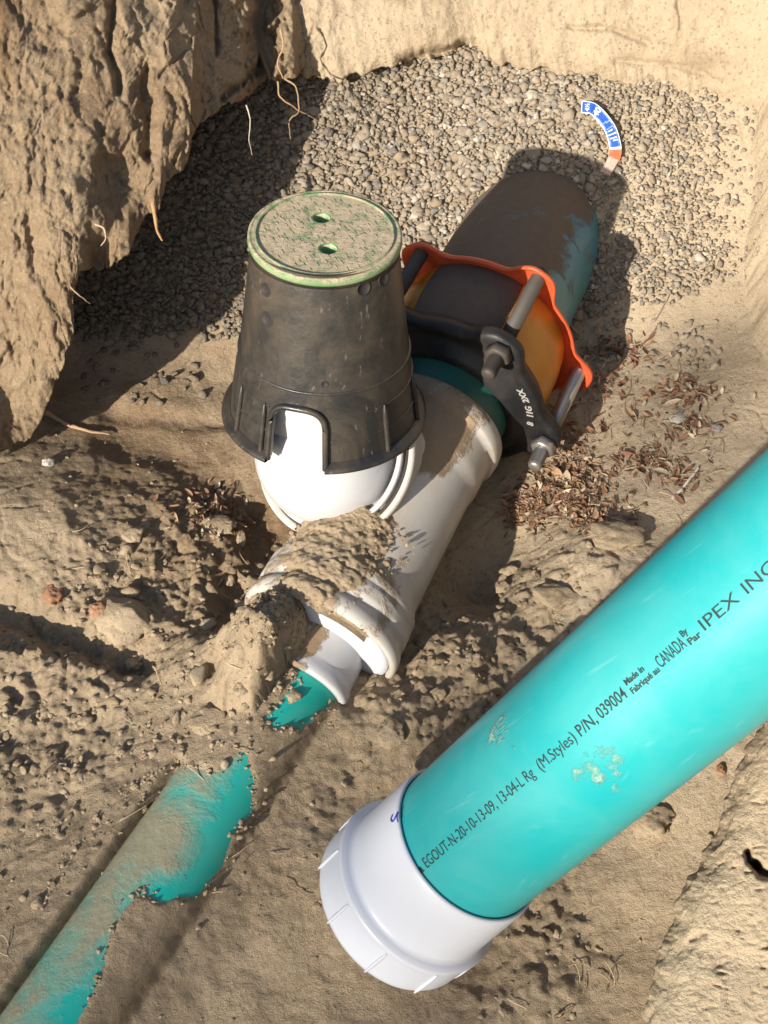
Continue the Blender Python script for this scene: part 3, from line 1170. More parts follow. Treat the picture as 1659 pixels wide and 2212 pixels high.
for h in (h1, h2):
    c_ = VT + h[0] * lidX + h[1] * lidY
    lathe('finger_hole', c_, lidZ, [(.0046, .0105), (.0052, .0098), (.0046, .0091), (-.018, .0085), (-.018, .0001)], MAT_GREEN, lid, n=32, attr={'dirt': lambda S, A, P: 0 * S - .5})
lathe('lid_seat', VT, AXV, [(-.0035, .0795), (-.0035, .0745), (-.014, .0745), (-.014, .0785), (-.0035, .0795)], MAT_BLACK, vbox, n=128)

dirtv = np.empty(len(lme.vertices))
dirtv[:] = .60
lathe('lid_rim', VT + lidZ * .001, lidZ, [(.0042, .0760), (.0048, .0772), (.0040, .0795), (-.0020, .0802), (-.0040, .0795), (-.0040, .0760)], MAT_GREEN, lid, n=128, attr={'dirt': lambda S, A, P: .22 + .3 * sstep(-.002, .004, S)})
lme.attributes['dirt'].data.foreach_set('value', dirtv.astype(np.float32))

# ================================================================== WHITE FITTINGS
bN = np.array([-.41, -.5, .76])
bN /= np.linalg.norm(bN)
RC = np.array([-.058, .950, .172])
JQ = F0 + .235 * D_AX


def wye_dirt(S, A, P):
    # muddy top of the upper run, and a soil covered lower shoulder
    top = np.cos(A - R(-10))
    d = -.12 + .80 * sstep(.1, .9, top) * sstep(.17, .23, S) * sstep(.40, .33, S)
    d = d - .28 * sstep(.302, .306, S) * (.5 + .5 * np.sin(A * 3 + 1)) 
    d = d + .25 * sstep(.2, .9, np.cos(A - R(40))) * sstep(.14, .24, S)
    d = d + .8 * sstep(-.35, .3, np.cos(A - R(-25))) * sstep(.16, .09, S) * .75
    return d


wye = empty('wye_fitting', tuple(F0 + .15 * D_AX), 'large white plastic wye fitting under the black valve box, mud on its upper run', 'pipe fitting')
prof_w = [(.002, .082), (.002, .0885), (-.003, .089), (-.005, .0925), (-.002, .0965), (.006, .0975), (.012, .0965), (.018, .0945), (.020, .0922), (.026, .0920), (.028, .0942), (.046, .0940), (.048, .0925), (.052, .0935), (.060, .0932), (.066, .090), (.078, .0865),
          (.16, .0860), (.245, .0862), (.255, .0885), (.262, .0895), (.300, .0898), (.303, .0945), (.306, .0962), (.316, .0972), (.327, .0960), (.331, .0925), (.331, .080)]
lathe('run_barrel', F0, D_AX, prof_w, MAT_WHITE_D, wye, n=160, sub=.006, attr={'dirt': wye_dirt})
# branch barrel towards the elbow
db = RC - JQ
Lb = np.linalg.norm(db)
prof_b = [(0, .084), (Lb * .45, .0862), (Lb - .040, .0885), (Lb - .030, .0915), (Lb - .014, .0925), (Lb - .010, .0995), (Lb - .003, .1020), (Lb + .002, .1010), (Lb + .0035, .0960), (Lb - .004, .0935), (Lb - .004, .0860)]


def lean_lathe(name, p0, p1, n1, profile, mat, parent, nseg=128, attr=None):
    """barrel whose sections turn from the run direction to the hub normal"""
    L = np.linalg.norm(p1 - p0)
    d0 = (p1 - p0) / L
    out = []
    rows = []
    prev = None
    pr = [profile[0]]
    for a, b in zip(profile[:-1], profile[1:]):
        k = max(1, int(math.hypot(b[0] - a[0], b[1] - a[1]) / .006))
        for q in range(1, k + 1):
            pr.append((a[0] + (b[0] - a[0]) * q / k, a[1] + (b[1] - a[1]) * q / k))
    th_ = np.linspace(0, 2 * math.pi, nseg, endpoint=False)
    for s, r in pr:
        d_, x, z = frame(n1, (0, 1, 0.3))
        c = p1 + n1 * (s - L) if s > L * .55 else p1 + n1 * (-.45 * L) + (p0 - (p1 + n1 * (-.45 * L))) * (1 - s / (L * .55))
        rows.append(c + r * (np.sin(th_)[:, None] * x + np.cos(th_)[:, None] * z))
        out.append(np.full(nseg, s))
    P = np.array(rows).reshape(-1, 3)
    at_ = {'dirt': attr(np.concatenate(out), P)} if attr else None
    return link_mesh(name, mesh_np(name, P, grid_faces(len(rows), nseg, True), at_), mat, parent)


lean_lathe('branch_barrel', JQ, RC, bN, prof_b, MAT_WHITE_D, wye, attr=lambda s, P: -.30 + .25 * sstep(Lb * .2, Lb * .6, s) * 0 + 0 * s)
lathe('gasket_groove', RC - bN * .001, bN, [(.0, .0935), (.0012, .0925), (.0005, .0895), (-.002, .0890)], MAT_HOLE, wye, n=128, roll_up=(0, 1, .3))

elbow = empty('elbow_fitting', (RC[0], RC[1], RC[2]), 'clean white rounded elbow fitting rising into the valve box', 'pipe fitting')
SC = np.array([-.066, .955, .170])
PV = []
# swept bend: starts in the branch hub, ends vertical
cen = smooth_pts([RC - bN * .02, RC + bN * .002, SC + np.array([0, .0, .004]), np.array([-.068, .965, .225]), np.array([-.069, .972, .30])], 10)
V, Fc = tube_np(cen, .0835, 128)
Vs = SC + ICO4[0] * .0855
me = mesh_np('bend', Vs, ICO4[1], {'dirt': np.full(len(Vs), -.25) + .35 * sstep(.03, .07, (Vs - SC)[:, 0]) * sstep(.0, .04, (Vs - SC)[:, 2])})
link_mesh('bend', me, MAT_WHITE, elbow)
lathe('riser_barrel', np.array([-.069, .980, .165]), (0, .03, 1), [(0, .0750), (.09, .0750), (.095, .0735), (.13, .0735), (.13, .066)], MAT_WHITE, elbow, n=128,
      sub=.01, attr={'dirt': lambda S, A, P: 0 * S + .02})
lathe('hub_lip', RC + bN * .0005, bN, [(-.006, .0865), (.006, .0898), (.0085, .0885), (.008, .084), (.0, .083)], MAT_WHITE, elbow, n=128, roll_up=(0, 1, .3), attr={'dirt': lambda S, A, P: 0 * S - .1})

red = empty('reducer_bushing', tuple(F0), 'white round reducer plate and small hub in the lower mouth of the wye, half buried', 'pipe fitting')
lathe('plate', F0, D_AX, [(.012, .0865), (-.001, .0868), (-.0035, .0850), (-.004, .080), (-.0035, .066), (-.004, .0300)], MAT_CAP, red, n=128, sub=.004, attr={'dirt': lambda S, A, P: 0 * S + .1})
SH = F0 - .008 * D_AX - np.array([.004, 0, .020])
lathe('small_hub', SH, D_AX, [(.012, .0585), (-.012, .0592), (-.028, .0596), (-.034, .0622), (-.044, .0630), (-.048, .0612), (-.0485, .0555), (-.040, .0545)], MAT_WHITE, red, n=128,
      sub=.004, attr={'dirt': lambda S, A, P: -.3 + .8 * sstep(-.2, .5, np.cos(A - R(-45)))})

# ------------------------------------------------------------------ buried teal pipe


def bdirt(S, A, P):
    left = np.cos(A - R(62))          # which side is dustier
    d = .20 + .34 * sstep(-.25, .65, left) * sstep(.06, .12, S) + .06 * sstep(.24, .32, S) - .22 * sstep(.1, -.5, left)
    d = d + .30 * sstep(.1, .7, left) * np.exp(-((S - .115) / .05) ** 2)
    d = d - .55 * sstep(.07, .02, S)
    d = d - .12 * np.exp(-((S - .42) / .05) ** 2) + .16 * np.exp(-((S - .25) / .03) ** 2)
    return d


bpipe = empty('buried_pipe', tuple(BP0), 'narrow dusty teal pipe half buried in the trench floor at the lower left', 'pipe')
lathe('barrel', BP0, dB, [(-.03, .0525), (.0, .0535), (.9, .0535)], MAT_TEAL_D, bpipe, n=96, sub=.006, attr={'dirt': bdirt})

# ------------------------------------------------------------------ dark green stub, coupling and big pipe
NR = F0 + .385 * D_AX
FR = F0 + .510 * D_AX
stub = empty('pipe_stub', tuple(F0 + .34 * D_AX), 'short dark green pipe stub between the white wye and the black coupling ring', 'pipe')
lathe('barrel', F0, D_AX, [(.28, .0855), (.40, .0865)], MAT_GREENPIPE, stub, n=128, sub=.01, attr={'dirt': lambda S, A, P: 0 * S - .1})

coup = empty('pipe_coupling', tuple((NR + FR) / 2), 'orange and yellow bolted pipe coupling with a black front ring, in the valve box shadow', 'pipe coupling')


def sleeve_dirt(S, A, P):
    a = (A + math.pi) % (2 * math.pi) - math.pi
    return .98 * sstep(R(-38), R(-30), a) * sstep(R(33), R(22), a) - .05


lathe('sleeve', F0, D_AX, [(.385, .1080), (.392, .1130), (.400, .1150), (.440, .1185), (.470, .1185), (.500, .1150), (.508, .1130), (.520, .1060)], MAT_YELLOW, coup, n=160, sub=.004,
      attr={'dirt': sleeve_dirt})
BOLT_A = [R(-40), R(30), R(103), R(176), R(248)]
dA, xA, zA = frame(D_AX)


def pol(s, r, a):
    return F0 + s * D_AX + r * (math.sin(a) * xA + math.cos(a) * zA)


def follower(name, prof_fn, mat, sgn, dirt, lug=.032, lw=.24):
    th_ = np.linspace(0, 2 * math.pi, 320, endpoint=False)
    ext = np.zeros_like(th_)
    for a in BOLT_A:
        w = (th_ - a + math.pi) % (2 * math.pi) - math.pi
        ext = np.maximum(ext, np.exp(-(np.abs(w) / lw) ** 3.2))
    rows = []
    for s, r0, k in prof_fn:
        r = r0 + lug * k * ext
        rows.append(F0 + s * D_AX + r[:, None] * (np.sin(th_)[:, None] * xA + np.cos(th_)[:, None] * zA))
    P = np.array(rows)
    A = np.repeat(th_[None], len(rows), 0).ravel()
    me = mesh_np(name, P.reshape(-1, 3), grid_faces(len(rows), 320, True), {'dirt': dirt(A)})
    o = link_mesh(name, me, mat, coup)
    return o


# red far ring: a thin dished flange whose rim turns towards the near ring
sf = .508
follower('far_ring', [(sf + .006, .106, 0), (sf + .004, .112, 0), (sf + .004, .122, .55), (sf - .004, .129, 1.0), (sf - .010, .131, 1.0), (sf - .011, .128, 1.0), (sf - .004, .124, .85), (sf - .001, .118, .35), (sf - .001, .110, 0)],
         MAT_RED, 1, lambda A: 0 * A + .25, .030, .22)
sn_ = .388
front = follower('near_ring', [(sn_ + .020, .112, 0), (sn_ + .018, .122, .6), (sn_ + .006, .127, 1.), (sn_ - .004, .1275, 1.), (sn_ - .008, .125, 1.), (sn_ - .009, .118, .9), (sn_ - .006, .113, .5), (sn_ - .012, .106, 0), (sn_ - .020, .0985, 0), (sn_ - .024, .0925, 0), (sn_ - .024, .086, 0)],
                 MAT_IRON, -1, lambda A: .28 + .10 * np.cos(A), .030, .25)
for i, a in enumerate(BOLT_A):
    m = MAT_STEEL if i == 2 else MAT_DSTEEL
    p0, p1 = pol(sf + .010, .1400, a), pol(sn_ - .052, .1400, a)
    d_ = (p1 - p0) / np.linalg.norm(p1 - p0)
    L = np.linalg.norm(p1 - p0)
    prof = [(0, .0001), (0, .011), (.006, .012), (.008, .0098), (L * .62, .0098)]
    # threaded end
    s = L * .62
    while s < L - .004:
        prof += [(s, .0096), (s + .001, .0086)]
        s += .002
    prof += [(L - .003, .0090), (L, .0070), (L, .0001)]
    bolt = lathe('bolt', p0, d_, prof, m, coup, n=32)
    # hexagonal nut
    nc = pol(sn_ - .010, .1400, a)
    _, nx_, nz_ = frame(d_)
    rows = []
    for s, r in [(0, .0145), (.0005, .0165), (.0115, .0165), (.0135, .0148), (.0135, .0088), (.012, .0080)]:
        k = np.arange(6) * math.pi / 3 + .3
        rows.append(nc + s * d_ + r * (np.sin(k)[:, None] * nx_ + np.cos(k)[:, None] * nz_))
    link_mesh('nut', mesh_np('nut', np.array(rows).reshape(-1, 3), grid_faces(6, 6, True)), m, bolt, smooth=False)


def text_mesh(body, size, extrude=0.0, sx=1., spacing=1., align='LEFT', offset=0.):
    cd = bpy.data.curves.new('t', 'FONT')
    cd.body = body
    cd.size = size
    cd.extrude = extrude
    cd.space_character = spacing
    cd.align_x = align
    cd.offset = offset
    cd.resolution_u = 3
    o = bpy.data.objects.new('t', cd)
    COL.objects.link(o)
    dg = bpy.context.evaluated_depsgraph_get()
    me = bpy.data.meshes.new_from_object(o.evaluated_get(dg))
    bpy.data.objects.remove(o)
    bpy.data.curves.remove(cd)
    me.materials.clear()
    return me


def mesh_apply(me, fn):
    co = np.empty(len(me.vertices) * 3, np.float32)
    me.vertices.foreach_get('co', co)
    W = fn(co.reshape(-1, 3).astype(float))
    me.vertices.foreach_set('co', W.astype(np.float32).ravel())
    me.update()
    return me


# cast characters on the face of the near ring, right-hand side
for txt, a0 in (('2XX', R(70)), ('11G', R(84)), ('8', R(92))):
    tm = text_mesh(txt, .0125, .0006, offset=.0003)

    def onring(c, a0=a0):
        ang = a0 - c[:, 0] / .116
        r = .1185 - c[:, 1] + .0
        return np.array([pol(sn_ - .0098 - c[k, 2], r[k], ang[k]) for k in range(len(c))])
    mesh_apply(tm, onring)
    link_mesh('cast_lettering', tm, MAT_CAST, front, smooth=False)

PD = np.array([.262, 1.555, .095]) - FR
PD = PD / np.linalg.norm(PD)


def bigdirt(S, A, P):
    a = (A + math.pi) % (2 * math.pi) - math.pi
    return .62 - .30 * sstep(R(28), R(60), a) * sstep(R(175), R(120), a)


big = empty('water_main_pipe', tuple(FR), 'large blue green pipe coated in brown dirt, running into the gravel in shadow', 'pipe')
lathe('barrel', FR, PD, [(-.03, .1030), (.9, .1030)], MAT_BLUEPIPE, big, n=160, sub=.008, attr={'dirt': bigdirt})

# ------------------------------------------------------------------ leaning teal pipe with white cap
CC = np.array([.0785, .479, .157])
AX = at(1802, 1148, .857) - CC
AX /= np.linalg.norm(AX)
lp = empty('sewer_pipe', tuple(CC - AX * .12), 'bright teal printed pipe with white end cap, leaning on the right side of the pit', 'pipe')
dL, xL, zL = frame(AX, (0, 0, 1))
_tc = EYE - (CC + .15 * AX)
CAMA_ = math.atan2(_tc @ xL, _tc @ zL)
barrel = lathe('barrel', CC, AX, [(-.06, .0745), (.80, .0745)], MAT_TEAL, lp, n=160, sub=.02,
               attr={'dirt': lambda S, A, P: .19 + .18 * sstep(.0, -.7, np.cos(A - CAMA_)) + .10 * sstep(.3, -.2, np.cos(A - CAMA_)) + 0 * S})
cap = lathe('end_cap', CC, AX, [(-.004, .0748), (.0005, .0756), (.001, .0778), (-.002, .0790), (-.010, .0795), (-.070, .0812), (-.074, .0820), (-.0765, .0850), (-.079, .0890), (-.082, .0902), (-.085, .0893), (-.088, .0884), (-.121, .0882), (-.126, .0858), (-.128, .080),
                                (-.130, .03), (-.130, .0001)], MAT_CAP, lp, n=160, sub=.006, attr={'dirt': lambda S, A, P: 0 * S + .0})
for k in range(10):
    a = R(14 + 36 * k)
    s_ = np.linspace(-.087, -.1245, 8)
    pts = np.array([CC + s * AX + .0886 * (math.sin(a) * xL + math.cos(a) * zL) for s in s_])
    V, Fc = tube_np(pts, np.array([.0008, .0016, .0019, .0019, .0019, .0019, .0016, .0008]), 8)
    link_mesh('grip_rib', mesh_np('grip_rib', V, Fc), MAT_CAP, cap)

# camera-side angle of the pipe, for the printed line
tocam = EYE - (CC + .15 * AX)
CAMA = math.atan2(tocam @ xL, tocam @ zL)


def on_pipe(c, s0, a0, R_=.0747):
    # text x runs along the axis, text y turns round the pipe towards the upper left
    ang = a0 + SIGN * c[:, 1] / R_
    return np.array([CC + (s0 + c[k, 0]) * AX + (R_ + c[k, 2]) * (math.sin(ang[k]) * xL + math.cos(ang[k]) * zL) for k in range(len(c))])


# which turning sense moves towards the upper left of the picture
pa = CC + .15 * AX + .0745 * (math.sin(CAMA + .3) * xL + math.cos(CAMA + .3) * zL)
pb = CC + .15 * AX + .0745 * (math.sin(CAMA - .3) * xL + math.cos(CAMA - .3) * zL)
SIGN = 1. if pa[0] < pb[0] else -1.
TA = CAMA + SIGN * .07


def printed(txt, s0, s1, size, dy=0., bold=.0002):
    tm = text_mesh(txt, size, 0, offset=bold)
    xs_ = np.array([v.co.x for v in tm.vertices])
    lo, hi = xs_.min(), xs_.max()

    def f(c):
        c = c.copy()
        c[:, 0] = (c[:, 0] - lo) * (s1 - s0) / (hi - lo)
        c[:, 1] += dy
        c[:, 2] = .00015
        return on_pipe(c, s0, TA)
    mesh_apply(tm, f)
    link_mesh('printed_text', tm, MAT_INK, barrel, smooth=False)


def s_of(u, v):
    """distance along the pipe of the print seen at a place in the photograph"""
    s = np.linspace(-.1, .7, 1601)
    P = CC + s[:, None] * AX + .0747 * (math.sin(TA) * xL + math.cos(TA) * zL)
    q = P - EYE
    d = q @ FW
    pu, pv = CX + F_ * (q @ RT) / d, CY - F_ * (q @ UP) / d
    dx, dy = pu[-1] - pu[0], pv[-1] - pv[0]
    pr = (pu * dx + pv * dy) / math.hypot(dx, dy)
    t = (u * dx + v * dy) / math.hypot(dx, dy)
    return float(np.interp(t, pr, s))


printed('Pa', s_of(905, 1916), s_of(926, 1890), .0115)
printed('EGOUT-N-20-10-13-09, 13-04-L Rg', s_of(932, 1886), s_of(1157, 1676), .0134, 0., .0)
printed('(M.Styles)', s_of(1168, 1664), s_of(1241, 1592), .0134, 0., .0)
printed('P/N,', s_of(1248, 1583), s_of(1284, 1549), .0134, 0., .0001)
printed('039004', s_of(1292, 1545), s_of(1345, 1490), .0136, 0., .0001)
printed('Made in', s_of(1353, 1482), s_of(1392, 1448), .0068, .0068)
printed('Fabriqué au', s_of(1353, 1482), s_of(1410, 1430), .0068, -.001)
printed('CANADA', s_of(1415, 1428), s_of(1470, 1378), .0134, 0., .0001)
printed('By', s_of(1474, 1377), s_of(1486, 1366), .0068, .0068)
printed('Par', s_of(1476, 1375), s_of(1500, 1353), .0068, -.001)
printed('IPEX', s_of(1512, 1350), s_of(1587, 1283), .0128, 0., .0)
printed('INC', s_of(1604, 1270), s_of(1668, 1215), .0128, 0., .0)

# blue marker smear on the cap lip
pts = []
for s, da in ((.002, .46), (.001, .50), (.003, .54), (-.001, .52), (-.006, .50), (-.009, .53), (-.006, .56)):
    a = CAMA + SIGN * da * 1.55
    pts.append(CC + s * AX + .0800 * (math.sin(a) * xL + math.cos(a) * zL))
V, Fc = tube_np(smooth_pts(pts, 4), .0006, 6)
link_mesh('marker_smear', mesh_np('marker_smear', V, Fc), MAT_INKBLUE, cap)

# ================================================================== LABEL STRIP ON THE GRAVEL
strip = empty('label_strip', tuple(drop(1310, 270)), 'curved blue and orange printed label strip lying on the gravel above the pipe', 'label')
arc_uv = smooth_pts([(1250, 256, 0), (1275, 258, 0), (1297, 272, 0), (1315, 292, 0), (1324, 316, 0), (1326, 340, 0), (1318, 360, 0), (1302, 392, 0)], 10)[:, :2]
half = 23. / 2 * np.ones(len(arc_uv)) * 1.12
tg = np.gradient(arc_uv, axis=0)
tg /= np.linalg.norm(tg, axis=1)[:, None]
nr_ = np.stack([tg[:, 1], -tg[:, 0]], 1)
cen3 = drop(arc_uv[:, 0], arc_uv[:, 1]) + np.array([0, -.006, .016])
# fit the strip to one gently curled surface a finger's breadth above the stones
dep = (cen3 - EYE) @ FW
uvc = np.stack([CX + F_ * ((cen3 - EYE) @ RT) / dep, CY - F_ * ((cen3 - EYE) @ UP) / dep], 1)
side = at(uvc[:, 0] + nr_[:, 0] * half, uvc[:, 1] + nr_[:, 1] * half, dep) - cen3
ll = np.concatenate([[0], np.cumsum(np.linalg.norm(np.diff(cen3, axis=0), axis=1))])
cen3[:, 2] += .006 * np.cos(ll / ll[-1] * 5)


def strip_part(name, i0, i1, w0, w1, lift, mat, parent, thick=.0005):
    idx = np.arange(i0, i1 + 1)
    c, s = cen3[idx], side[idx]
    W = np.linspace(w0, w1, 5)
    top = c[:, None] + s[:, None] * W[None, :, None] + np.array([0, -.6, .8]) * lift
    bot = top - np.array([0, -.6, .8]) * thick
    n = len(idx)
    V = np.concatenate([top.reshape(-1, 3), bot.reshape(-1, 3)])
    f = grid_faces(n, 5)
    V_, F_2 = V, np.concatenate([f, f[:, ::-1] + n * 5])
    rim = []
    for k in range(n - 1):
        for w in (0, 4):
            a, b = k * 5 + w, (k + 1) * 5 + w
            rim.append((a, b, b + n * 5, a + n * 5))
    for w in range(4):
        for k in (0, n - 1):
            a, b = k * 5 + w, k * 5 + w + 1
            rim.append((a, b, b + n * 5, a + n * 5))
    return link_mesh(name, mesh_np(name, V_, np.concatenate([F_2, np.array(rim)])), mat, parent)


NA = len(arc_uv) - 1
whitep = strip_part('printed_band', 0, int(NA * .66), -1, 1, 0, MAT_LWHITE, strip)
strip_part('blue_panel', 1, int(NA * .64), -.86, .86, .0004, MAT_LBLUE, whitep, .0003)
strip_part('orange_end', int(NA * .66), int(NA * .80), -1, 1, 0, MAT_LRED, strip)
strip_part('clear_tail', int(NA * .80), NA, -.9, .9, 0, MAT_TAPE, strip)


def strip_text(txt, k0, size, w=0., bold=.0001):
    tm = text_mesh(txt, size, 0, align='CENTER', offset=bold)
    c, s = cen3[k0], side[k0]
    X = s / np.linalg.norm(s)
    t = cen3[k0 + 1] - cen3[k0 - 1]
    Y = -t / np.linalg.norm(t)
    up = np.array([0, -.6, .8])

    def f(q):
        return c + X * (q[:, :1]) + Y * (q[:, 1:2] - size * .35 + w) + up * .0009
    mesh_apply(tm, f)
    link_mesh('label_number', tm, MAT_LWHITE, whitep, smooth=False)


strip_text('4½', 5, .0088, 0, .00015)
strip_text('40', 14, .0125, 0, .0003)
for k0, w0, w1 in ((23, -.55, .1), (24, -.1, .6), (28, -.6, .6), (30, -.5, .3), (33, -.7, .7), (36, -.6, .5), (38, -.2, .7)):
    strip_part('small_print', k0, k0 + 1, w0, w1, .0009, MAT_LPALE if k0 < 30 else MAT_LWHITE, whitep, .0003)

# ================================================================== LOOSE EARTH, CLODS, LITTER, ROOTS
rc = np.random.default_rng(23)


def build_clods():
    N = 90000
    x = rc.uniform(-.60, .50, N)
    y = rc.uniform(.20, 1.32, N)
    m = rough_mask(x, y)
    q = np.stack([x, y, 0 * x], -1)
    cl = np.clip(fbm(q, 14, 3) * 1.6 + .45, 0, 1)
    pr = (m ** 1.5) * .13 * cl + .012 * cl
    pr = np.where(x > xfoot(y) - .01, .004, pr)
    k = rc.random(N) < pr
    x, y, m = x[k], y[k], m[k]
    s = np.clip(rc.lognormal(math.log(.0019), .55, len(x)), .0009, .0085) * (.55 + .6 * np.clip(m, 0, 1))
    P = np.stack([x, y, gz_at(x, y) + s * .15], -1)
    V, Fc = rocks_np(P, s, rc, ICO2, .55, .34, .8)
    tone = np.repeat(np.clip(rc.normal(.60, .13, len(x)), .1, 1), len(ICO2[0]))
    o = link_mesh('loose_soil_crumbs', mesh_np('loose_soil_crumbs', V, Fc, {'tone': tone}), MAT_CLOD)
    tag(o, 'loose dry soil crumbs scattered over the trench floor', 'soil crumbs', kind='stuff')


build_clods()


def clod(u, v, w, label, tone=.6, flat=.6, seed=0, colmat=None, cat='clod', name='earth_clod', sink=.25, asp=1.0, rot=0.):
    """one countable lump, w = half width in photograph pixels"""
    p = drop(u, v)
    t = (p - EYE) @ FW
    s = w / F_ * t
    rr = np.random.default_rng(seed + 100)
    bv, bf = ICO4
    off = rr.uniform(0, 60, 3)
    dsp = 1 + .38 * perlin(bv * 1.2 + off) + .22 * perlin(bv * 2.7 + off) + .09 * perlin(bv * 6 + off) + .04 * perlin(bv * 14 + off)
    # knock flat facets into it
    V = bv * dsp[:, None]
    for _ in range(5):
        nrm = rr.normal(size=3)
        nrm /= np.linalg.norm(nrm)
        d = V @ nrm
        V = V - np.maximum(d - .72, 0)[:, None] * nrm * .85
    V = V * [asp, 1 / math.sqrt(asp), flat]
    ca, sa = math.cos(rot), math.sin(rot)
    V = np.stack([V[:, 0] * ca - V[:, 1] * sa, V[:, 0] * sa + V[:, 1] * ca, V[:, 2]], 1)
    V = V * s + p + [0, 0, s * flat * (1 - sink * 2)]
    me = mesh_np(name, V, bf, {'tone': np.full(len(V), tone)})
    o = link_mesh(name, me, colmat or MAT_CLOD)
    tag(o, label, cat, 'larger clods and stones on the trench floor')
    return o


MAT_REDCLOD = soil_mat('reddish_clod', .7, True, (.2, .09, .05), (.36, .19, .11), (.48, .30, .19))
MAT_STONE = soil_mat('grey_stone', .4, True, (.16, .14, .12), (.30, .27, .23), (.45, .41, .35))
clod(268, 1345, 58, 'largest pale flat topped clod beside the dark groove at the left', .66, .55, 1, asp=1.25, rot=-.3)
clod(116, 1292, 24, 'reddish brown clod at the head of the dark groove', .5, .7, 2, MAT_REDCLOD)
clod(216, 1322, 20, 'small reddish clod touching the largest pale clod', .5, .7, 3, MAT_REDCLOD)
clod(292, 1160, 24, 'rounded pale clod above the reddish clod on the rough floor', .62, .7, 4)
clod(478, 1140, 27, 'broad pale clod left of the elbow, above its forked neighbour', .62, .5, 5, asp=1.3)
clod(520, 1165, 20, 'forked pale clod nearest the white elbow on its left', .62, .5, 6, asp=.7)
clod(530, 1315, 20, 'oblong brown clod left of the half buried reducer plate', .5, .6, 7, asp=1.4, rot=-.6)
clod(516, 1372, 22, 'rounded clod at the foot of the soil heap on the reducer', .55, .7, 8)
clod(520, 1490, 18, 'wedge shaped pale clod on the rim of the dark hole', .62, .6, 9)
clod(290, 1440, 20, 'pale clod below the largest clod at the left', .6, .7, 10)
clod(455, 1560, 36, 'wide low clod just below the dark hole', .55, .3, 11, asp=1.3)
clod(1085, 1275, 17, 'round pale clod on the sunlit floor right of the wye', .66, .8, 12)
clod(1245, 1425, 19, 'round smooth clod close to the teal leaning pipe', .66, .8, 13)
clod(1195, 1290, 40, 'flat sunlit clod slab between the wye and the leaning pipe', .66, .35, 14, asp=1.3)
clod(1330, 1165, 46, 'large flat sunlit clod beside the brown leaf litter', .68, .35, 15, asp=1.4)
clod(945, 1505, 20, 'clod in the soil just right of the reducer mouth', .6, .7, 16)
clod(845, 1590, 32, 'pale broken clod below the reducer hub', .62, .5, 17)
clod(1400, 1775, 44, 'large pinkish rounded clod under the leaning pipe on the right', .62, .55, 18, asp=1.1)
clod(1556, 1665, 12, 'small reddish stone high on the slope beside the pale ledge', .6, .8, 19, MAT_REDCLOD)
clod(1165, 905, 10, 'small white stone in the litter right of the coupling', .9, .6, 20, MAT_STONE, 'stone', 'stone')
clod(1465, 905, 18, 'flat pale stone on the sunlit slope above the leaning pipe', .95, .4, 21, MAT_STONE, 'stone', 'stone')
clod(1550, 925, 14, 'flat bluish stone on the sunlit slope near the teal pipe', .3, .4, 22, MAT_STONE, 'stone', 'stone')
clod(106, 1000, 13, 'white pebble at the foot of the left earth bank', 1., .6, 23, MAT_STONE, 'stone', 'stone')
clod(1100, 1235, 15, 'pale oval clod beside the dark hollow by the wye', .7, .6, 24, asp=1.6)


def crust():
    """soil lying on the shoulder of the wye between the elbow ring and the heap"""
    s = np.linspace(-.012, .135, 110)
    a = np.linspace(R(-80), R(50), 170)
    S, A = np.meshgrid(s, a, indexing='ij')
    rad = np.interp(s, [p[0] for p in prof_w[3:20]], [p[1] for p in prof_w[3:20]])
    q = np.stack([S, A * .09, 0 * S], -1)
    cen = R(-8) + R(4) * np.sin(S * 40)
    wid = np.interp(S, [-.012, .03, .08, .135], [R(13), R(25), R(44), R(46)])
    h = .0075 * (1 - np.abs((A - cen) / wid) ** 2.2) + .0075 * fbm(q, 42, 5, .65)
    f1, f2, val = worley(q, 120, 5)
    h = h + .004 * np.clip(1 - f1 * 1.5, 0, 1) * val
    h = h * sstep(.140, .125, S) + .0015 * sstep(.05, .03, S) - .001
    h = np.clip(h, -.006, .02)
    r = rad[:, None] + h
    P = F0 + S[..., None] * D_AX + r[..., None] * (np.sin(A)[..., None] * xA + np.cos(A)[..., None] * zA)
    me = mesh_np('soil_crust', P.reshape(-1, 3), grid_faces(len(s), len(a)), {'tone': np.full(P.size // 3, .56)})
    o = link_mesh('soil_crust', me, MAT_CLOD)
    tag(o, 'thick crumbly soil lying across the lower shoulder of the white wye', 'soil', kind='stuff')


crust()


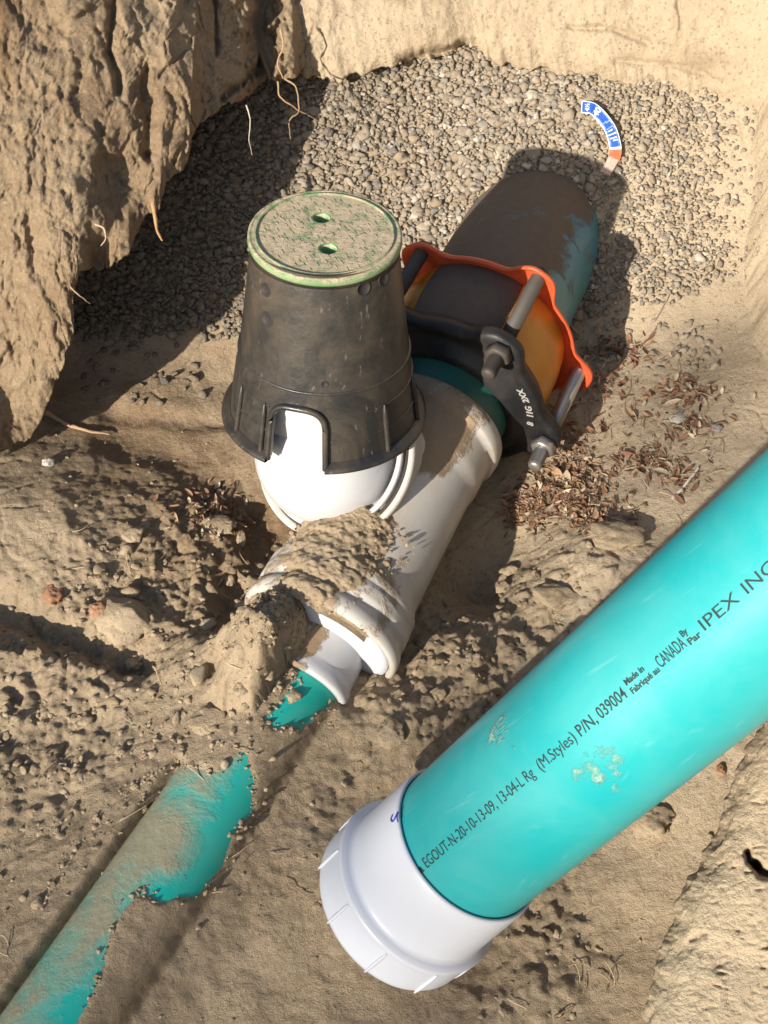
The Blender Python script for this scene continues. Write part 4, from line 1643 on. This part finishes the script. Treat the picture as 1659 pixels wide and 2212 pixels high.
def crumbs_on_crust():
    N = 650
    sv = rc.uniform(-.010, .125, N)
    av_ = rc.normal(R(-10), R(26), N)
    ra = .0905 + .004 * rc.random(N) - .003 * (sv > .02)
    P = F0 + sv[:, None] * D_AX + ra[:, None] * (np.sin(av_)[:, None] * xA + np.cos(av_)[:, None] * zA)
    x = rc.normal(-.095, .03, 900)
    y = rc.normal(.745, .035, 900)
    Q = np.stack([x, y, gz_at(x, y)], -1)
    k = (gz_at(x, y) > .05)
    es = []
    for poly, cnt in ((POLY_A, 40), (POLY_B[:16], 90), (POLY_B[18:], 120)):
        pp = np.array(poly, float)
        i_ = rc.integers(0, len(pp) - 1, cnt)
        t_ = rc.random(cnt)[:, None]
        es.append(pp[i_] * (1 - t_) + pp[i_ + 1] * t_ + rc.normal(0, 7, (cnt, 2)))
    es = np.concatenate(es)
    E_ = drop(es[:, 0], es[:, 1])
    pa_ = (E_ - BP0) @ dB
    rel = E_ - BP0 - pa_[:, None] * dB
    rl = np.linalg.norm(rel, axis=1)
    E_ = np.where((rl < .054)[:, None], BP0 + pa_[:, None] * dB + rel / rl[:, None] * .0542, E_)
    P = np.concatenate([P, Q[k], E_])
    sz = np.clip(rc.lognormal(math.log(.0012), .55, len(P)), .0006, .0038)
    V, Fc = rocks_np(P, sz, rc, ICO2, .75, .34, 1.)
    tone = np.repeat(np.clip(rc.normal(.6, .1, len(P)), 0, 1), len(ICO2[0]))
    o = link_mesh('soil_crumbs', mesh_np('soil_crumbs', V, Fc, {'tone': tone}), MAT_CLOD)
    tag(o, 'small dry crumbs on the white wye, its soil heap and along the buried teal pipe', 'soil crumbs', kind='stuff')


crumbs_on_crust()


def build_litter():
    """dry brown leaf scraps and chips on the sunlit slope"""
    cs = [(1190, 1080, 60, 42, 420), (1120, 1100, 40, 30, 260), (1240, 1050, 60, 40, 260), (1330, 760, 60, 26, 150), (1300, 830, 40, 22, 60), (1490, 850, 40, 26, 130), (1400, 1000, 60, 26, 130),
          (1230, 960, 50, 40, 100), (1500, 930, 60, 26, 60), (1470, 1040, 30, 18, 50), (1400, 900, 120, 60, 90), (470, 1110, 60, 40, 160), (1290, 1120, 50, 25, 120)]
    U = np.concatenate([rc.normal(c[0], c[2] * .75, c[4]) for c in cs])
    V_ = np.concatenate([rc.normal(c[1], c[3] * .75, c[4]) for c in cs])
    # keep off the coupling
    k = (U > 1085) | (U < 540)
    U, V_ = U[k], V_[k]
    P = drop(U, V_)
    n = len(P)
    parts, cols = [], []
    pal = [(.20, .085, .045), (.28, .15, .08), (.13, .06, .035), (.36, .23, .13), (.50, .40, .27), (.24, .10, .06)]
    for i in range(n):
        L = rc.lognormal(math.log(.0052), .35)
        w = L * rc.uniform(.12, .5)
        t = np.linspace(-1, 1, 6)
        prof = w * np.sqrt(np.clip(1 - t ** 2, 0.02, 1))
        cu = rc.uniform(-.5, .9)
        X = np.stack([t * L, 0 * t, cu * (t ** 2) * L * .5], -1)
        g = np.stack([X + np.stack([0 * t, -prof, prof * .5], -1), X, X + np.stack([0 * t, prof, prof * .5], -1)], 1)
        M = np.array(Matrix.Rotation(rc.uniform(0, 6.28), 3, 'Z') @ Matrix.Rotation(rc.normal(0, .5), 3, 'X') @ Matrix.Rotation(rc.normal(0, .35), 3, 'Y'))
        v = g.reshape(-1, 3) @ M.T + P[i] + [0, 0, .003]
        parts.append((v, grid_faces(6, 3)))
        cols.append(np.tile(np.array(pal[rc.choice(6, p=[.18, .22, .12, .22, .16, .10])]) * rc.uniform(.8, 1.2), (len(v), 1)))
    V, Fc = merge(parts)
    o = link_mesh('leaf_litter', mesh_np('leaf_litter', V, Fc, {'col': np.concatenate(cols)}), MAT_LEAF)
    tag(o, 'dry brown leaf scraps and chips scattered right of the coupling', 'leaf litter', kind='stuff')
    # thin straw fibres
    parts, cols = [], []
    fu = np.concatenate([rc.uniform(1100, 1560, 60), rc.uniform(1150, 1240, 30), rc.uniform(0, 650, 30), rc.uniform(1100, 1350, 10)])
    fv = np.concatenate([rc.uniform(760, 1140, 60), rc.uniform(880, 1010, 30), rc.uniform(980, 2100, 30), rc.uniform(2050, 2200, 10)])
    for u, v in zip(fu, fv):
        p = drop(u, v)
        a = rc.uniform(0, 6.28)
        L = rc.uniform(.005, .017)
        t = np.linspace(-1, 1, 6)
        c = np.stack([t * L * math.cos(a), t * L * math.sin(a), 0 * t], -1) + np.stack([rc.uniform(-.3, .3) * L * t ** 2, rc.uniform(-.3, .3) * L * t ** 2, .003 + .2 * L * rc.random() * (1 - t ** 2)], -1) + p
        parts.append(tube_np(c, .0005, 5))
        cols.append(np.tile(np.array(rc.choice([0, 1])) * np.array([.2, .18, .14]) + np.array([.36, .25, .14]), (30, 1)))
    V, Fc = merge(parts)
    o = link_mesh('straw_fibres', mesh_np('straw_fibres', V, Fc, {'col': np.concatenate(cols)}), MAT_LEAF)
    tag(o, 'fine dry straw and root fibres strewn over the soil', 'straw', kind='stuff')


build_litter()


def root(uvt, r0, r1, label, col=(.34, .21, .11), on_ground=False, cat='root', name='root', mat=None):
    c = np.array(uvt, float)
    if on_ground:
        P = drop(c[:, 0], c[:, 1]) + [0, 0, .004]
    else:
        P = at(c[:, 0], c[:, 1], c[:, 2])
    P = smooth_pts(P, 8)
    P = P + .0018 * np.stack([fbm(P, 60, 2), fbm(P, 60, 2, off=5.), fbm(P, 60, 2, off=9.)], -1)
    if on_ground:
        P[:, 2] = np.maximum(P[:, 2], gz_at(P[:, 0], P[:, 1]) + .001)
    k = np.linspace(0, 1, len(P))
    rad = (r0 * (1 - k) + r1 * k) * (1 + .25 * perlin(P * 130))
    V, Fc = tube_np(P, rad, 10)
    o = link_mesh(name, mesh_np(name, V, Fc, {'col': np.tile(np.array(col), (len(V), 1))}), mat or MAT_ROOT)
    tag(o, label, cat, 'roots and sticks')
    return o


root([(82, 890, 0), (105, 898, 0), (140, 918, 0), (190, 934, 0), (238, 942, 0)], .0042, .0014, 'thick pale root lying on the floor at the foot of the left bank', (.42, .27, .16), True)
root([(615, 170, 1.61), (640, 190, 1.605), (645, 240, 1.60), (625, 262, 1.60), (628, 300, 1.62)], .0012, .0006, 'thin pale root dangling in front of the gravel below the bank corner')
root([(600, 178, 1.60), (606, 210, 1.60), (640, 235, 1.61), (690, 262, 1.64)], .0014, .0006, 'forked thin root hanging from the lowest tip of the bank corner')
root([(532, 228, 1.57), (541, 260, 1.57), (538, 300, 1.58), (545, 335, 1.60)], .0010, .0004, 'hair thin white root hanging in front of the shaded gravel', (.5, .42, .33))
root([(330, 438, 1.48), (335, 470, 1.48), (338, 495, 1.49), (350, 520, 1.50)], .0030, .0012, 'stubby orange brown root under the middle of the bank edge', (.40, .22, .09))
root([(205, 485, 1.44), (225, 495, 1.44), (228, 515, 1.45), (218, 530, 1.45)], .0014, .0006, 'pale curled root sticking out of the left bank hollow', (.48, .36, .24))
root([(150, 620, 1.44), (175, 640, 1.45), (195, 655, 1.47)], .0012, .0005, 'short root tip poking from the left bank face', (.42, .28, .18))
root([(605, 62, 1.60), (612, 100, 1.60), (600, 135, 1.61), (612, 170, 1.61)], .0016, .0008, 'root crossing the dark crack between the two banks', (.40, .26, .14))
root([(1290, 1110, 0), (1345, 1130, 0), (1345, 1130, 0)], .0012, .0010, 'pale twig lying under the leaf litter', (.55, .42, .28), True, 'twig', 'twig')
root([(1452, 1082, 0), (1480, 1050, 0), (1506, 1016, 0)], .0022, .0016, 'whitish stick on the slope between the litter and the teal pipe', (.62, .57, .5), True, 'stick', 'stick')
root([(1415, 695, 0), (1432, 665, 0), (1450, 628, 0)], .0008, .0005, 'thin grey twig on the smooth soil right of the gravel', (.3, .26, .22), True, 'twig', 'twig')
root([(1290, 830, 0), (1340, 790, 0), (1390, 745, 0), (1425, 700, 0)], .0014, .0007, 'long brown stem lying along the gravel edge', (.24, .13, .08), True, 'twig', 'twig')


# ================================================================== ADDED TREE OUT OF FRAME (its thin crown softens the sun on the near end of the pit)
def shade_tree():
    rt_ = np.random.default_rng(3)
    D = 15.
    su = np.array([math.sin(SUN_AZ), math.cos(SUN_AZ), 0])
    hh = np.array([math.cos(SUN_AZ), -math.sin(SUN_AZ), 0])
    base = -D * su - .1 * hh
    zt = (.36 + math.sin(SUN_EL) * D) / math.cos(SUN_EL)          # height of the crown top
    base[2] = .70
    t = empty('added_tree', tuple(base), 'unseen thin crown and trunk added to soften the sun on the near end of the pit', 'added_tree')
    n = 3000
    a = rt_.uniform(-3.2, 3.2, n)
    dep = rt_.uniform(-.35, .35, n)
    up_ = rt_.uniform(0, 1, n) ** .9
    z = zt - up_ * 2.4 + np.interp(a, [-3.2, -.9, -.55, -.40, -.30, -.22, -.08, .1, 3.2], [-1.0, -.45, -.38, -.28, .10, .26, .05, -.8, -1.8])
    P = base + a[:, None] * hh + dep[:, None] * su
    P[:, 2] = z
    q = np.array([(-1, 0, 0), (0, -.55, .1), (1, 0, 0), (0, .55, .1)])
    V = []
    for i in range(n):
        M = np.array(Matrix.Rotation(rt_.uniform(0, 6.28), 3, 'Z') @ Matrix.Rotation(rt_.uniform(-1.2, 1.2), 3, 'X') @ Matrix.Rotation(rt_.uniform(-.8, .8), 3, 'Y'))
        V.append((q * rt_.uniform(.07, .11)) @ M.T + P[i])
    V = np.concatenate(V)
    m, nd, l, b = new_mat('foliage')
    b.inputs['Base Color'].default_value = (.06, .09, .03, 1)
    b.inputs['Roughness'].default_value = .7
    link_mesh('crown', mesh_np('crown', V, np.arange(n * 4).reshape(-1, 4)), m, t, smooth=False)
    tr_ = [tube_np(smooth_pts([base, base + [0.1, 0, 1.8], [base[0], base[1], zt - 1.6]], 6), np.linspace(.13, .05, 13), 10)]
    for k in range(9):
        e = base + hh * rt_.uniform(-2.6, 2.6) + su * rt_.uniform(-.7, .7)
        e[2] = zt - rt_.uniform(.8, 1.8)
        s0 = np.array([base[0], base[1], zt - 2.4 - .15 * k])
        tr_.append(tube_np(smooth_pts([s0, (s0 + e) / 2 + [0, 0, -.1], e], 6), np.linspace(.035, .012, 13), 6))
    V, Fc = merge(tr_)
    link_mesh('trunk', mesh_np('trunk', V, Fc, {'col': np.tile([.15, .11, .08], (len(V), 1))}), MAT_ROOT, t)


shade_tree()
